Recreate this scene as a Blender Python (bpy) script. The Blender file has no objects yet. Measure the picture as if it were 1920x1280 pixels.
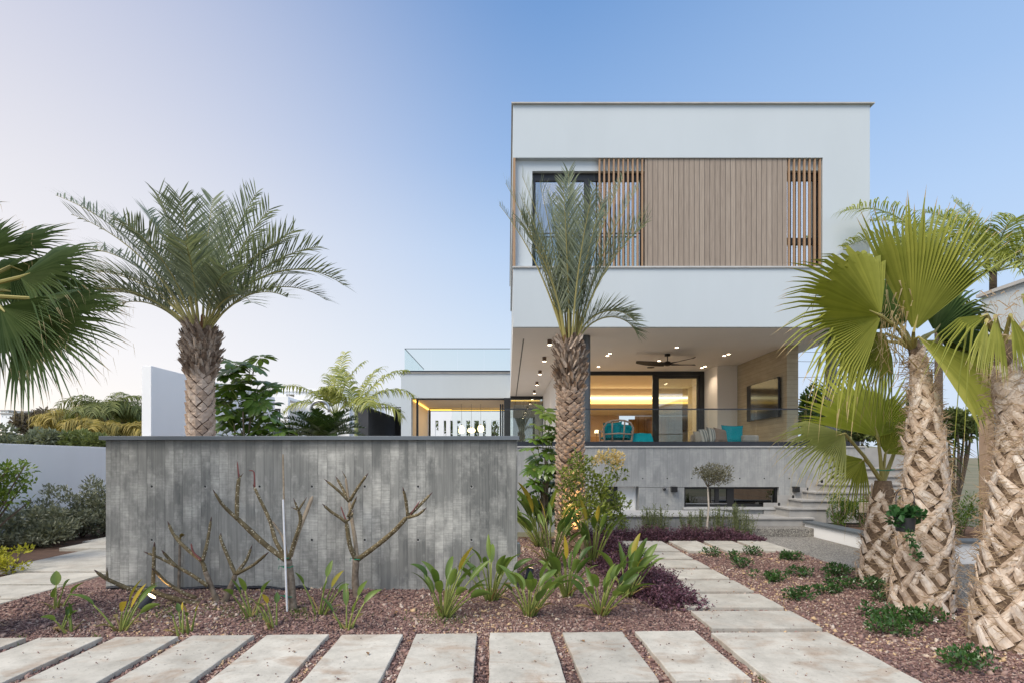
import bpy, math, random
import numpy as np
from mathutils import Vector, Matrix
SC = bpy.context.scene
COL = SC.collection
rnd = random.Random(11)
rad = math.radians

# ------------------------------------------------------------ camera
F, VX, HY, EYE = 970.0, 952.0, 860.0, 1.5      # focal length, vanishing point in 1920 px, eye height
cd = bpy.data.cameras.new('camera'); cam = bpy.data.objects.new('camera', cd); COL.objects.link(cam)
cam.location = (0, 0, EYE); cam.rotation_euler = (rad(90), 0, 0)
cd.sensor_width = 36; cd.lens = 36 * F / 1920
cd.shift_x = (960 - VX) / 1920; cd.shift_y = (HY - 640) / 1920
cd.clip_end = 5000; cd.clip_start = 0.05
SC.camera = cam
SC.view_settings.view_transform = 'Standard'; SC.view_settings.look = 'None'
SC.view_settings.exposure = 0.0; SC.view_settings.gamma = 1.0

# ------------------------------------------------------------ sky and sun
SUN_EL, SUN_AZ = 9.0, -72.0                       # the sun has just gone behind the left edge; azimuth from +Y
W = bpy.data.worlds.new('World'); SC.world = W; W.use_nodes = True
wn = W.node_tree; wn.nodes.clear()
def wnode(t, **p):
    n = wn.nodes.new('ShaderNode' + t)
    for k, v in p.items(): setattr(n, k, v)
    return n
sky = wnode('TexSky', sky_type='NISHITA', sun_disc=False)
sky.sun_elevation = math.radians(SUN_EL); sky.sun_rotation = math.radians(SUN_AZ)
sky.air_density = 1.0; sky.dust_density = 1.0; sky.ozone_density = 3.0
tc = wnode('TexCoord')
sep = wnode('SeparateXYZ'); wn.links.new(tc.outputs['Generated'], sep.inputs[0])
el = wnode('ValToRGB'); wn.links.new(sep.outputs[2], el.inputs[0])
def stops(r, st):
    e = r.color_ramp.elements
    while len(e) < len(st): e.new(0.5)
    for i, (p, c) in enumerate(st): e[i].position = p; e[i].color = (*c, 1)
stops(el, [(0.0, (.74, .77, .84)), (0.10, (.74, .79, .88)), (0.21, (.62, .735, .88)), (0.37, (.45, .61, .86)), (0.50, (.285, .46, .77)), (0.66, (.165, .325, .64)), (1.0, (.30, .40, .60))])
def M_(op, a, b=0.0, c=0.0):
    n = wnode('Math', operation=op)
    for i, v in enumerate((a, b, c)):
        if isinstance(v, bpy.types.NodeSocket): wn.links.new(v, n.inputs[i])
        else: n.inputs[i].default_value = v
    return n.outputs[0]
_z, _e = math.radians(-70), math.radians(5)
gdir = (math.sin(_z)*math.cos(_e), math.cos(_z)*math.cos(_e), math.sin(_e))
dt = wnode('VectorMath', operation='DOT_PRODUCT'); wn.links.new(tc.outputs['Generated'], dt.inputs[0]); dt.inputs[1].default_value = gdir
gf = wnode('MapRange', interpolation_type='SMOOTHSTEP'); wn.links.new(dt.outputs['Value'], gf.inputs[0])
gf.inputs[1].default_value = 0.22; gf.inputs[2].default_value = 0.97
gc = wnode('ValToRGB'); wn.links.new(sep.outputs[2], gc.inputs[0])
stops(gc, [(0.0, (.96, .88, .83)), (0.16, (.91, .86, .855)), (0.38, (.80, .77, .79)), (0.60, (.64, .63, .72)), (1.0, (.3, .36, .55))])
mxs = wnode('Mix', data_type='RGBA'); wn.links.new(gf.outputs[0], mxs.inputs[0]); wn.links.new(el.outputs[0], mxs.inputs[6]); wn.links.new(gc.outputs[0], mxs.inputs[7])
# paler sky low towards the right
rd = wnode('VectorMath', operation='DOT_PRODUCT'); wn.links.new(tc.outputs['Generated'], rd.inputs[0]); rd.inputs[1].default_value = (0.90, 0.42, 0.12)
rf = wnode('MapRange', interpolation_type='SMOOTHSTEP'); wn.links.new(rd.outputs['Value'], rf.inputs[0]); rf.inputs[1].default_value = 0.35; rf.inputs[2].default_value = 1.0; rf.inputs[4].default_value = 0.40
mxr = wnode('Mix', data_type='RGBA'); wn.links.new(rf.outputs[0], mxr.inputs[0]); wn.links.new(mxs.outputs[2], mxr.inputs[6]); mxr.inputs[7].default_value = (0.47, 0.65, 0.93, 1)
# extra brightness added to the unseen sky behind right, filling shaded faces
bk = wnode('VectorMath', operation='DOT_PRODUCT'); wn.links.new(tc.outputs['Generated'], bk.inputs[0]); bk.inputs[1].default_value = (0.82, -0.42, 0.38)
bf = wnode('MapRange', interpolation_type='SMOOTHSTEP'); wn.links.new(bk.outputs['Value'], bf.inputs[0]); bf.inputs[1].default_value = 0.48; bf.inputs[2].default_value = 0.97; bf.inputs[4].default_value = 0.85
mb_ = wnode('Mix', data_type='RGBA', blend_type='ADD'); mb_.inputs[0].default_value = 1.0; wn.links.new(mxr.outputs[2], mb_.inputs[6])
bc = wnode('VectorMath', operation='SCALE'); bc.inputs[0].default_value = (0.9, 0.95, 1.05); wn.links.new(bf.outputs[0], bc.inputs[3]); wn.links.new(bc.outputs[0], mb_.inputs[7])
b1 = wnode('Background'); wn.links.new(sky.outputs[0], b1.inputs[0]); b1.inputs[1].default_value = 0.02
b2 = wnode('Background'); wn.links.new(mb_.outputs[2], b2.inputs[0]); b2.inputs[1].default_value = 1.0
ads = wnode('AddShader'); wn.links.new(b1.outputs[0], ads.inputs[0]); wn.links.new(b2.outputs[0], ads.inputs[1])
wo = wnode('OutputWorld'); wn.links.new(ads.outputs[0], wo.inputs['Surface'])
sd = bpy.data.lights.new('sun', 'SUN'); so = bpy.data.objects.new('sun', sd); COL.objects.link(so)
sd.energy = 4.2; sd.angle = rad(32); sd.color = (1.0, 0.90, 0.76)
_a = rad(-135); _e = rad(50)
sdir = Vector((math.sin(_a) * math.cos(_e), math.cos(_a) * math.cos(_e), math.sin(_e)))
so.rotation_euler = sdir.to_track_quat('Z', 'Y').to_euler(); so.location = sdir * 40

# ------------------------------------------------------------ helpers
def at(px, py, Y):                                # a point of the place at depth Y
    return Vector(((px - VX) * Y / F, Y, EYE + (HY - py) * Y / F))
def xat(px, Y): return (px - VX) * Y / F
def zat(py, Y): return EYE + (HY - py) * Y / F
def gnd(px, py, z=0.0):
    Y = (EYE - z) * F / (py - HY)
    return Vector(((px - VX) * Y / F, Y, z))

WORG = {}
def tag(o, label=None, cat=None, group=None, kind=None):
    if label: o['label'] = label
    if cat: o['category'] = cat
    if group: o['group'] = group
    if kind: o['kind'] = kind
    return o
def thing(name, label, cat, loc=(0, 0, 0), group=None):
    o = bpy.data.objects.new(name, None); COL.objects.link(o)
    o.empty_display_size = 0.2; o.location = loc; WORG[o] = Vector(loc)
    return tag(o, label, cat, group)
def children(o): return [c for c in COL.objects if c.parent == o]
KIDS = {}
def copy_tree(o, parent=None):
    c = o.copy(); COL.objects.link(c)
    if parent: c.parent = parent
    for ch in KIDS.get(o, []):
        k = copy_tree(ch, c); KIDS.setdefault(c, []).append(k)
    return c
def adopt(child, parent):
    child.parent = parent; KIDS.setdefault(parent, []).append(child)

class MB:
    def __init__(s): s.v = []; s.f = []; s.c = []; s.m = []
    def add(s, vs, fs, c=0.5, m=0):
        n = len(s.v); s.v.extend(tuple(p) for p in vs)
        for k, f in enumerate(fs):
            s.f.append(tuple(i + n for i in f)); s.c.append(c); s.m.append(m)
        return s
    def box(s, x0, x1, y0, y1, z0, z1, c=0.5, m=0):
        return s.add([(x0,y0,z0),(x1,y0,z0),(x1,y1,z0),(x0,y1,z0),(x0,y0,z1),(x1,y0,z1),(x1,y1,z1),(x0,y1,z1)],
              [(0,3,2,1),(4,5,6,7),(0,1,5,4),(1,2,6,5),(2,3,7,6),(3,0,4,7)], c, m)
    def prism(s, poly, z0, z1, c=0.5, m=0):       # poly counter-clockwise in XY
        n = len(poly)
        vs = [(x, y, z0) for x, y in poly] + [(x, y, z1) for x, y in poly]
        fs = [tuple(range(n - 1, -1, -1)), tuple(range(n, 2 * n))] + [(i, (i+1) % n, n + (i+1) % n, n + i) for i in range(n)]
        return s.add(vs, fs, c, m)
    def wall(s, x0, x1, z0, z1, y0, y1, holes=(), c=0.5, m=0, axis='y'):
        xs = sorted({x0, x1, *[h[0] for h in holes], *[h[1] for h in holes]}); xs = [x for x in xs if x0 <= x <= x1]
        zs = sorted({z0, z1, *[h[2] for h in holes], *[h[3] for h in holes]}); zs = [z for z in zs if z0 <= z <= z1]
        nx, nz = len(xs) - 1, len(zs) - 1
        def solid(i, j):
            if i < 0 or j < 0 or i >= nx or j >= nz: return False
            cx, cz = (xs[i] + xs[i+1]) / 2, (zs[j] + zs[j+1]) / 2
            return not any(h[0] < cx < h[1] and h[2] < cz < h[3] for h in holes)
        def P(a, b, d): return (a, d, b) if axis == 'y' else (d, a, b)
        for i in range(nx):
            for j in range(nz):
                if not solid(i, j): continue
                a, b, u, w = xs[i], xs[i+1], zs[j], zs[j+1]
                q = [[P(a,u,y0),P(b,u,y0),P(b,w,y0),P(a,w,y0)], [P(b,u,y1),P(a,u,y1),P(a,w,y1),P(b,w,y1)]]
                if not solid(i-1, j): q.append([P(a,u,y1),P(a,u,y0),P(a,w,y0),P(a,w,y1)])
                if not solid(i+1, j): q.append([P(b,u,y0),P(b,u,y1),P(b,w,y1),P(b,w,y0)])
                if not solid(i, j-1): q.append([P(a,u,y1),P(b,u,y1),P(b,u,y0),P(a,u,y0)])
                if not solid(i, j+1): q.append([P(a,w,y0),P(b,w,y0),P(b,w,y1),P(a,w,y1)])
                for k in q: s.add(k, [(0,1,2,3) if axis == 'y' else (3,2,1,0)], c, m)
        return s
    def tube(s, pts, rads, n=8, c=0.5, m=0, cap=True):
        pts = [Vector(p) for p in pts]
        if not hasattr(rads, '__len__'): rads = [rads] * len(pts)
        vs, fs = [], []; prev = None
        for i, p in enumerate(pts):
            t = (pts[min(i+1, len(pts)-1)] - pts[max(i-1, 0)])
            t = t.normalized() if t.length > 1e-9 else Vector((0,0,1))
            if prev is None:
                a = t.orthogonal().normalized()
            else:
                a = (prev - t * prev.dot(t)); a = a.normalized() if a.length > 1e-6 else t.orthogonal().normalized()
            prev = a; b = t.cross(a)
            for k in range(n):
                th = 2 * math.pi * k / n
                vs.append(p + (a * math.cos(th) + b * math.sin(th)) * rads[i])
        for i in range(len(pts) - 1):
            for k in range(n):
                fs.append((i*n+k, i*n+(k+1)%n, (i+1)*n+(k+1)%n, (i+1)*n+k))
        if cap:
            fs.append(tuple(range(n-1, -1, -1))); fs.append(tuple((len(pts)-1)*n + k for k in range(n)))
        return s.add(vs, fs, c, m)
    def lathe(s, prof, n=24, o=(0, 0, 0), c=0.5, m=0, cap=True):   # prof: (r, z)
        vs, fs = [], []
        for r, z in prof:
            for k in range(n):
                th = 2 * math.pi * k / n
                vs.append((o[0] + r*math.cos(th), o[1] + r*math.sin(th), o[2] + z))
        for i in range(len(prof)-1):
            for k in range(n): fs.append((i*n+k, i*n+(k+1)%n, (i+1)*n+(k+1)%n, (i+1)*n+k))
        if cap:
            fs.append(tuple(range(n-1, -1, -1))); fs.append(tuple((len(prof)-1)*n + k for k in range(n)))
        return s.add(vs, fs, c, m)
    def ell(s, o, rx, ry, rz, n=14, c=0.5, m=0):
        prof = []
        k = max(6, n // 2)
        vs, fs = [], []
        for i in range(1, k):
            ph = math.pi * i / k
            for j in range(n):
                th = 2*math.pi*j/n
                vs.append((o[0]+rx*math.sin(ph)*math.cos(th), o[1]+ry*math.sin(ph)*math.sin(th), o[2]-rz*math.cos(ph)))
        for i in range(k-2):
            for j in range(n): fs.append((i*n+j, i*n+(j+1)%n, (i+1)*n+(j+1)%n, (i+1)*n+j))
        fs.append(tuple(range(n-1,-1,-1))); fs.append(tuple((k-2)*n+j for j in range(n)))
        return s.add(vs, fs, c, m)
    def build(s, name, mats, parent=None, smooth=False, bevel=0, local=False, org=None):
        me = bpy.data.meshes.new(name)
        if not isinstance(mats, (list, tuple)): mats = [mats]
        V = np.array(s.v, dtype=np.float64).reshape(-1, 3)
        if parent is not None: o3 = WORG.get(parent, Vector())
        elif org is not None: o3 = Vector(org)
        elif local: o3 = Vector()
        else:
            lo, hi = V.min(0), V.max(0); o3 = Vector(((lo[0]+hi[0])/2, (lo[1]+hi[1])/2, lo[2]))
        V = V - np.array(o3)
        me.from_pydata(V.tolist(), [], s.f); me.update()
        for m in mats: me.materials.append(m)
        a = me.attributes.new('tint', 'FLOAT', 'FACE'); a.data.foreach_set('value', s.c)
        if len(mats) > 1: me.polygons.foreach_set('material_index', s.m)
        if smooth: me.polygons.foreach_set('use_smooth', [True] * len(me.polygons))
        o = bpy.data.objects.new(name, me); COL.objects.link(o)
        WORG[o] = o3
        if parent is not None: adopt(o, parent)
        else: o.location = o3
        if bevel:
            b = o.modifiers.new('bevel', 'BEVEL'); b.width = bevel; b.segments = 2; b.limit_method = 'ANGLE'
        return o

# ------------------------------------------------------------ materials
def nd(nt, typ, ins=None, **props):
    n = nt.nodes.new('ShaderNode' + typ)
    for k, v in props.items(): setattr(n, k, v)
    for k, v in (ins or {}).items():
        s = n.inputs[k]
        if isinstance(v, bpy.types.NodeSocket): nt.links.new(v, s)
        else: s.default_value = v
    return n
def rgba(c): return (c[0], c[1], c[2], 1.0)
def math_(nt, op, a, b=0.0, c=None):
    i = {0: a, 1: b}
    if c is not None: i[2] = c
    return nd(nt, 'Math', i, operation=op).outputs[0]
def mixc(nt, f, a, b, blend='MIX'):
    n = nt.nodes.new('ShaderNodeMix'); n.data_type = 'RGBA'; n.blend_type = blend
    for idx, v in ((0, f), (6, a), (7, b)):
        s = n.inputs[idx]
        if isinstance(v, bpy.types.NodeSocket): nt.links.new(v, s)
        else: s.default_value = rgba(v) if idx > 0 else v
    return n.outputs[2]
def ramp(nt, f, stops):
    n = nt.nodes.new('ShaderNodeValToRGB'); nt.links.new(f, n.inputs[0])
    e = n.color_ramp.elements
    while len(e) < len(stops): e.new(0.5)
    for k, (p, c) in enumerate(stops):
        e[k].position = p; e[k].color = rgba(c) if hasattr(c, '__len__') else (c, c, c, 1)
    return n.outputs[0]
def newmat(name, rough=0.6, spec=0.4, metal=0.0):
    m = bpy.data.materials.new(name); m.use_nodes = True; nt = m.node_tree
    b = nt.nodes['Principled BSDF']
    b.inputs['Roughness'].default_value = rough; b.inputs['Metallic'].default_value = metal
    b.inputs['Specular IOR Level'].default_value = spec
    return m, nt, b
def pos(nt): return nd(nt, 'NewGeometry').outputs['Position']
def objc(nt): return nd(nt, 'TexCoord').outputs['Object']
def tint(nt): return nd(nt, 'Attribute', attribute_name='tint', attribute_type='GEOMETRY').outputs['Fac']
def scaled(nt, v, s): return nd(nt, 'VectorMath', {0: v, 1: s}, operation='MULTIPLY').outputs[0]
def noise(nt, v, scale, detail=4, rough=0.55, dist=0.0):
    return nd(nt, 'TexNoise', {'Vector': v, 'Scale': scale, 'Detail': detail, 'Roughness': rough, 'Distortion': dist}).outputs['Fac']
def bump(nt, b, h, strength=0.3, dist=0.01):
    n = nd(nt, 'Bump', {'Height': h, 'Strength': strength, 'Distance': dist})
    nt.links.new(n.outputs[0], b.inputs['Normal'])
def simple(name, c1, c2=None, scale=6, rough=0.6, spec=0.4, metal=0, bmp=0.0, bscale=60, use_tint=False, world=True):
    m, nt, b = newmat(name, rough, spec, metal)
    v = pos(nt) if world else objc(nt)
    c2 = c2 or tuple(x * 0.85 for x in c1)
    f = ramp(nt, noise(nt, v, scale, 6), [(0.3, 0.0), (0.7, 1.0)])
    col = mixc(nt, f, c1, c2)
    if use_tint:
        t = tint(nt)
        g = math_(nt, 'MULTIPLY_ADD', t, 0.9, 0.55)
        col = nd(nt, 'VectorMath', {0: col, 3: g}, operation='SCALE').outputs[0]
    nt.links.new(col, b.inputs['Base Color'])
    if bmp: bump(nt, b, noise(nt, v, bscale, 4), bmp, 0.01)
    return m
def boards(name, axis, w, dark, light, pale=0.5, rough=0.75, top_band=None, bscale=1.0, seam=0.62):
    """board-marked concrete: boards of width w side by side along axis"""
    m, nt, b = newmat(name, rough, 0.3)
    p = pos(nt); xyz = nd(nt, 'SeparateXYZ', {0: p})
    a = xyz.outputs[axis]
    warp = math_(nt, 'MULTIPLY', noise(nt, p, 1.2, 2), 0.02)
    u = math_(nt, 'DIVIDE', math_(nt, 'ADD', a, warp), w)
    k = math_(nt, 'FLOOR', u); fr = math_(nt, 'FRACT', u)
    wn1 = nd(nt, 'TexWhiteNoise', {'W': k}, noise_dimensions='1D').outputs['Value']
    off = nd(nt, 'CombineXYZ', {0: math_(nt, 'MULTIPLY', wn1, 37.0), 1: math_(nt, 'MULTIPLY', wn1, 11.0), 2: math_(nt, 'MULTIPLY', wn1, 23.0)}).outputs[0]
    pv = nd(nt, 'VectorMath', {0: p, 1: off}, operation='ADD').outputs[0]
    V = lambda h, l: (h, h, l) if axis == 0 else (l, l, h)      # h across the boards, l along them
    grain = noise(nt, scaled(nt, pv, V(24, 1.0)), 1.6 * bscale, 6, 0.6)
    soft = noise(nt, scaled(nt, pv, V(3.0, 1.0)), 2.0, 5, 0.62)
    ribs = noise(nt, scaled(nt, pv, V(5, 60)), 1.0 * bscale, 4, 0.6)
    half = nd(nt, 'VectorMath', {0: p, 1: scaled(nt, off, (0.004, 0.004, 0.012))}, operation='ADD').outputs[0]
    blot = noise(nt, scaled(nt, half, V(1.3, 0.9)), 2.2, 6, 0.68)
    blotm = ramp(nt, blot, [(0.44, 0.0), (0.68, 1.0)])
    ribm = ramp(nt, ribs, [(0.42, 0.0), (0.60, 1.0)])
    spots = math_(nt, 'MULTIPLY', blotm, math_(nt, 'MULTIPLY_ADD', ribm, 0.34, 0.46))
    side = noise(nt, p, 0.45, 2)
    f = math_(nt, 'ADD', math_(nt, 'MULTIPLY', wn1, 0.14), math_(nt, 'ADD', math_(nt, 'MULTIPLY', grain, 0.52), math_(nt, 'ADD', math_(nt, 'MULTIPLY', soft, 0.34), math_(nt, 'MULTIPLY', side, 0.35))))
    f = math_(nt, 'ADD', math_(nt, 'SUBTRACT', f, 0.46), math_(nt, 'MULTIPLY', spots, pale))
    if top_band is not None:
        tb = nd(nt, 'MapRange', {0: xyz.outputs[2], 1: top_band - 0.03, 2: top_band + 0.03, 3: 1.0, 4: 0.45}).outputs[0]
        f = math_(nt, 'MULTIPLY', f, tb)
    col = ramp(nt, f, [(0.0, dark), (1.0, light)])
    edge = math_(nt, 'MINIMUM', fr, math_(nt, 'SUBTRACT', 1.0, fr))
    line = ramp(nt, edge, [(0.0, seam), (0.05, 1.0)])
    col = mixc(nt, 1.0, col, line, 'MULTIPLY')
    nt.links.new(col, b.inputs['Base Color'])
    bump(nt, b, math_(nt, 'ADD', math_(nt, 'MULTIPLY', line, 1.0), math_(nt, 'ADD', math_(nt, 'MULTIPLY', grain, 0.5), math_(nt, 'MULTIPLY', wn1, 0.5))), 0.35, 0.006)
    return m
def leaf(name, c1, c2, transl=0.25, rough=0.5, spec=0.35, tcol=None, noise_s=9):
    m, nt, b = newmat(name, rough, spec)
    t = tint(nt)
    f = math_(nt, 'ADD', math_(nt, 'MULTIPLY', t, 0.75), math_(nt, 'MULTIPLY', noise(nt, objc(nt), noise_s, 3), 0.35))
    col = ramp(nt, f, [(0.1, c1), (0.9, c2)])
    nt.links.new(col, b.inputs['Base Color'])
    tr = nd(nt, 'BsdfTranslucent')
    tc = mixc(nt, 1.0, col, tcol or (1.3, 1.35, 0.7), 'MULTIPLY'); nt.links.new(tc, tr.inputs['Color'])
    mx = nd(nt, 'MixShader', {0: transl}); out = nt.nodes['Material Output']
    nt.links.new(b.outputs[0], mx.inputs[1]); nt.links.new(tr.outputs[0], mx.inputs[2]); nt.links.new(mx.outputs[0], out.inputs['Surface'])
    return m
def glass(name, tintc, refl, rough=0.0, grow=0.6):
    m = bpy.data.materials.new(name); m.use_nodes = True; nt = m.node_tree; nt.nodes.clear()
    t = nd(nt, 'BsdfTransparent', {'Color': rgba(tintc)}); g = nd(nt, 'BsdfGlossy', {'Color': (0.95, 0.98, 1, 1), 'Roughness': rough})
    lw = nd(nt, 'LayerWeight', {'Blend': 0.35})
    f = math_(nt, 'MULTIPLY_ADD', lw.outputs['Fresnel'], grow, refl)
    mx = nd(nt, 'MixShader', {0: f, 1: t.outputs[0], 2: g.outputs[0]}); o = nd(nt, 'OutputMaterial', {0: mx.outputs[0]})
    return m
def emis(name, c, s):
    m = bpy.data.materials.new(name); m.use_nodes = True; nt = m.node_tree; nt.nodes.clear()
    e = nd(nt, 'Emission', {'Color': rgba(c), 'Strength': s}); nd(nt, 'OutputMaterial', {0: e.outputs[0]})
    return m

def plaster(name, c):
    m, nt, b = newmat(name, 0.85, 0.2)
    p = pos(nt)
    f = noise(nt, scaled(nt, p, (1, 1, 0.5)), 0.9, 5)
    st = noise(nt, scaled(nt, p, (2.2, 2.2, 0.5)), 1.0, 5)
    f = math_(nt, 'ADD', math_(nt, 'MULTIPLY', f, 0.6), math_(nt, 'MULTIPLY', st, 0.4))
    col = ramp(nt, f, [(0.3, tuple(x * 0.95 for x in c)), (0.65, c)])
    nt.links.new(col, b.inputs['Base Color'])
    bump(nt, b, noise(nt, p, 160, 3), 0.12, 0.004)
    return m
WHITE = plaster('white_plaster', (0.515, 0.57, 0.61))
WARMW = plaster('warm_white_plaster', (0.80, 0.76, 0.72))
WHITE2 = plaster('pale_plaster', (0.84, 0.85, 0.86))
CEIL = plaster('ceiling_paint', (0.76, 0.72, 0.68))
CONC_WALL = boards('garden_wall_concrete', 0, 0.100, (0.100, 0.105, 0.102), (0.56, 0.555, 0.515), 0.85, top_band=1.60, seam=0.60)
CONC_HOUSE = boards('house_concrete', 0, 0.155, (0.23, 0.24, 0.245), (0.50, 0.505, 0.495), 0.60, seam=0.86)
CONC_H = boards('terrace_concrete', 2, 0.105, (0.34, 0.28, 0.19), (0.62, 0.53, 0.38), 0.35)
CAPM = simple('grey_metal_capping', (0.16, 0.18, 0.20), (0.13, 0.15, 0.17), 3, 0.45, 0.5, 0.3)
COPING = simple('beige_stone_coping', (0.46, 0.44, 0.41), (0.38, 0.37, 0.35), 5, 0.7)
LEDGE = simple('pale_stone_ledge', (0.50, 0.50, 0.49), (0.42, 0.42, 0.42), 5, 0.6, bmp=0.1)
BLACK = simple('black_aluminium', (0.012, 0.013, 0.015), (0.018, 0.018, 0.02), 4, 0.4, 0.5)
NAVY = simple('dark_rail_metal', (0.018, 0.022, 0.032), (0.024, 0.028, 0.038), 4, 0.4, 0.5)
STEEL = simple('grey_steel_paint', (0.085, 0.095, 0.11), (0.07, 0.08, 0.09), 3, 0.4, 0.5)
CHROME = simple('brushed_steel', (0.55, 0.56, 0.58), (0.45, 0.46, 0.48), 10, 0.3, 0.5, 1.0)
STEP = simple('grey_step_stone', (0.40, 0.39, 0.375), (0.31, 0.305, 0.30), 4, 0.7, bmp=0.15, bscale=90)
DARKWALL = simple('dark_grey_render', (0.055, 0.058, 0.065), (0.04, 0.042, 0.048), 2, 0.8)
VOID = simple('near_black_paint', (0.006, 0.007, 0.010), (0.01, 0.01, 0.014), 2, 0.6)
GLASS_RAIL = glass('balustrade_glass', (0.94, 0.97, 0.965), 0.0, 0, 0.16)
GLASS_WIN = glass('window_glass', (0.55, 0.55, 0.56), 0.42, 0, 0.5)
GLASS_DOOR = glass('door_glass', (0.80, 0.84, 0.82), 0.16, 0, 0.5)
GLASS_DARK = glass('tinted_glass', (0.10, 0.12, 0.08), 0.18, 0, 0.5)
AMBER = emis('amber_led', (1.0, 0.60, 0.12), 3.2)
WARM = emis('warm_led', (1.0, 0.80, 0.45), 6.0)
BULB = emis('warm_bulb', (1.0, 0.78, 0.50), 14.0)
PENDL = emis('opal_shade', (1.0, 0.78, 0.42), 3.2)

def wood(name, w, c1, c2, line=0.35):
    m, nt, b = newmat(name, 0.65, 0.3)
    p = pos(nt); xyz = nd(nt, 'SeparateXYZ', {0: p})
    u = math_(nt, 'DIVIDE', xyz.outputs[0], w); k = math_(nt, 'FLOOR', u); fr = math_(nt, 'FRACT', u)
    r = nd(nt, 'TexWhiteNoise', {'W': k}, noise_dimensions='1D').outputs['Value']
    off = nd(nt, 'CombineXYZ', {0: math_(nt, 'MULTIPLY', r, 31.0), 2: math_(nt, 'MULTIPLY', r, 17.0)}).outputs[0]
    pv = nd(nt, 'VectorMath', {0: p, 1: off}, operation='ADD').outputs[0]
    g = noise(nt, scaled(nt, pv, (30, 30, 1.2)), 2.0, 6, 0.65, 0.4)
    f = math_(nt, 'ADD', math_(nt, 'MULTIPLY', g, 0.8), math_(nt, 'MULTIPLY_ADD', r, 0.16, 0.09))
    col = ramp(nt, f, [(0.25, c1), (0.85, c2)])
    e = math_(nt, 'MINIMUM', fr, math_(nt, 'SUBTRACT', 1.0, fr))
    if line:
        l = ramp(nt, e, [(0.0, line*0.6), (0.03, line), (0.075, 1.0)]); col = mixc(nt, 1.0, col, l, 'MULTIPLY')
        bump(nt, b, l, 0.5, 0.01)
    nt.links.new(col, b.inputs['Base Color'])
    return m
WOODP = wood('grey_brown_cladding', 0.1105, (0.185, 0.145, 0.115), (0.40, 0.335, 0.275))
SLATW = wood('brown_slat_wood', 9.0, (0.25, 0.155, 0.09), (0.42, 0.28, 0.175), 0)
OAK = wood('warm_wood', 0.3, (0.20, 0.11, 0.05), (0.32, 0.19, 0.09), 0.7)
# ------------------------------------------------------------ ground, paths
def gravel_mat():
    m, nt, b = newmat('red_gravel', 0.85, 0.3)
    p = pos(nt)
    vo = nd(nt, 'TexVoronoi', {'Vector': p, 'Scale': 55.0}, voronoi_dimensions='3D')
    r = nd(nt, 'SeparateColor', {0: vo.outputs['Color']}).outputs[0]
    col = ramp(nt, r, [(0.0, (0.08, 0.05, 0.048)), (0.4, (0.19, 0.108, 0.092)), (0.75, (0.28, 0.165, 0.138)), (1.0, (0.42, 0.32, 0.26))])
    big = noise(nt, p, 1.1, 3)
    col = mixc(nt, 1.0, col, ramp(nt, big, [(0.3, 0.75), (0.7, 1.1)]), 'MULTIPLY')
    nt.links.new(col, b.inputs['Base Color'])
    bump(nt, b, vo.outputs['Distance'], 1.0, 0.012)
    return m
GRAVEL = gravel_mat()
def slab_mat():
    m, nt, b = newmat('cast_concrete_slab', 0.8, 0.25)
    p = pos(nt); oi = nd(nt, 'ObjectInfo').outputs['Random']
    off = nd(nt, 'CombineXYZ', {0: math_(nt, 'MULTIPLY', oi, 50.0), 1: math_(nt, 'MULTIPLY', oi, 23.0)}).outputs[0]
    pv = nd(nt, 'VectorMath', {0: p, 1: off}, operation='ADD').outputs[0]
    base = ramp(nt, noise(nt, pv, 2.2, 6, 0.6), [(0.3, (0.44, 0.42, 0.37)), (0.7, (0.575, 0.55, 0.49))])
    tone = math_(nt, 'MULTIPLY_ADD', oi, 0.22, 0.86)
    base = nd(nt, 'VectorMath', {0: base, 3: tone}, operation='SCALE').outputs[0]
    st = ramp(nt, noise(nt, scaled(nt, pv, (1.3, 2.2, 1)), 1.7, 5, 0.62, 0.7), [(0.50, 0.0), (0.66, 0.8)])
    near = nd(nt, 'MapRange', {0: nd(nt, 'SeparateXYZ', {0: p}).outputs[1], 1: 3.5, 2: 5.2, 3: 1.0, 4: 0.25}).outputs[0]
    base = mixc(nt, math_(nt, 'MULTIPLY', st, near), base, (0.36, 0.27, 0.20))
    pit = ramp(nt, noise(nt, pv, 42, 3, 0.5), [(0.28, 0.6), (0.36, 1.0)])
    wear = ramp(nt, noise(nt, pv, 5, 7, 0.75), [(0.32, 0.74), (0.58, 1.0)])
    base = mixc(nt, 1.0, base, pit, 'MULTIPLY'); base = mixc(nt, 1.0, base, wear, 'MULTIPLY')
    nt.links.new(base, b.inputs['Base Color'])
    bump(nt, b, math_(nt, 'ADD', noise(nt, pv, 60, 4), pit), 0.25, 0.004)
    return m
SLAB = slab_mat()
def agg_mat():
    m, nt, b = newmat('exposed_aggregate', 0.85, 0.3)
    p = pos(nt)
    vo = nd(nt, 'TexVoronoi', {'Vector': p, 'Scale': 85.0})
    r = nd(nt, 'SeparateColor', {0: vo.outputs['Color']}).outputs[0]
    col = ramp(nt, r, [(0.0, (0.09, 0.085, 0.08)), (0.5, (0.20, 0.19, 0.175)), (1.0, (0.40, 0.38, 0.34))])
    col = mixc(nt, 1.0, col, ramp(nt, noise(nt, p, 0.8, 4), [(0.3, 0.8), (0.7, 1.1)]), 'MULTIPLY')
    nt.links.new(col, b.inputs['Base Color']); bump(nt, b, vo.outputs['Distance'], 0.5, 0.006)
    return m
AGG = agg_mat()
SOIL = simple('brown_soil', (0.13, 0.075, 0.050), (0.075, 0.045, 0.032), 7, 0.95, bmp=0.6, bscale=40)
EARTH = simple('dry_ground', (0.20, 0.17, 0.11), (0.10, 0.11, 0.06), 0.25, 0.95, bmp=0.4, bscale=8)

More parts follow.
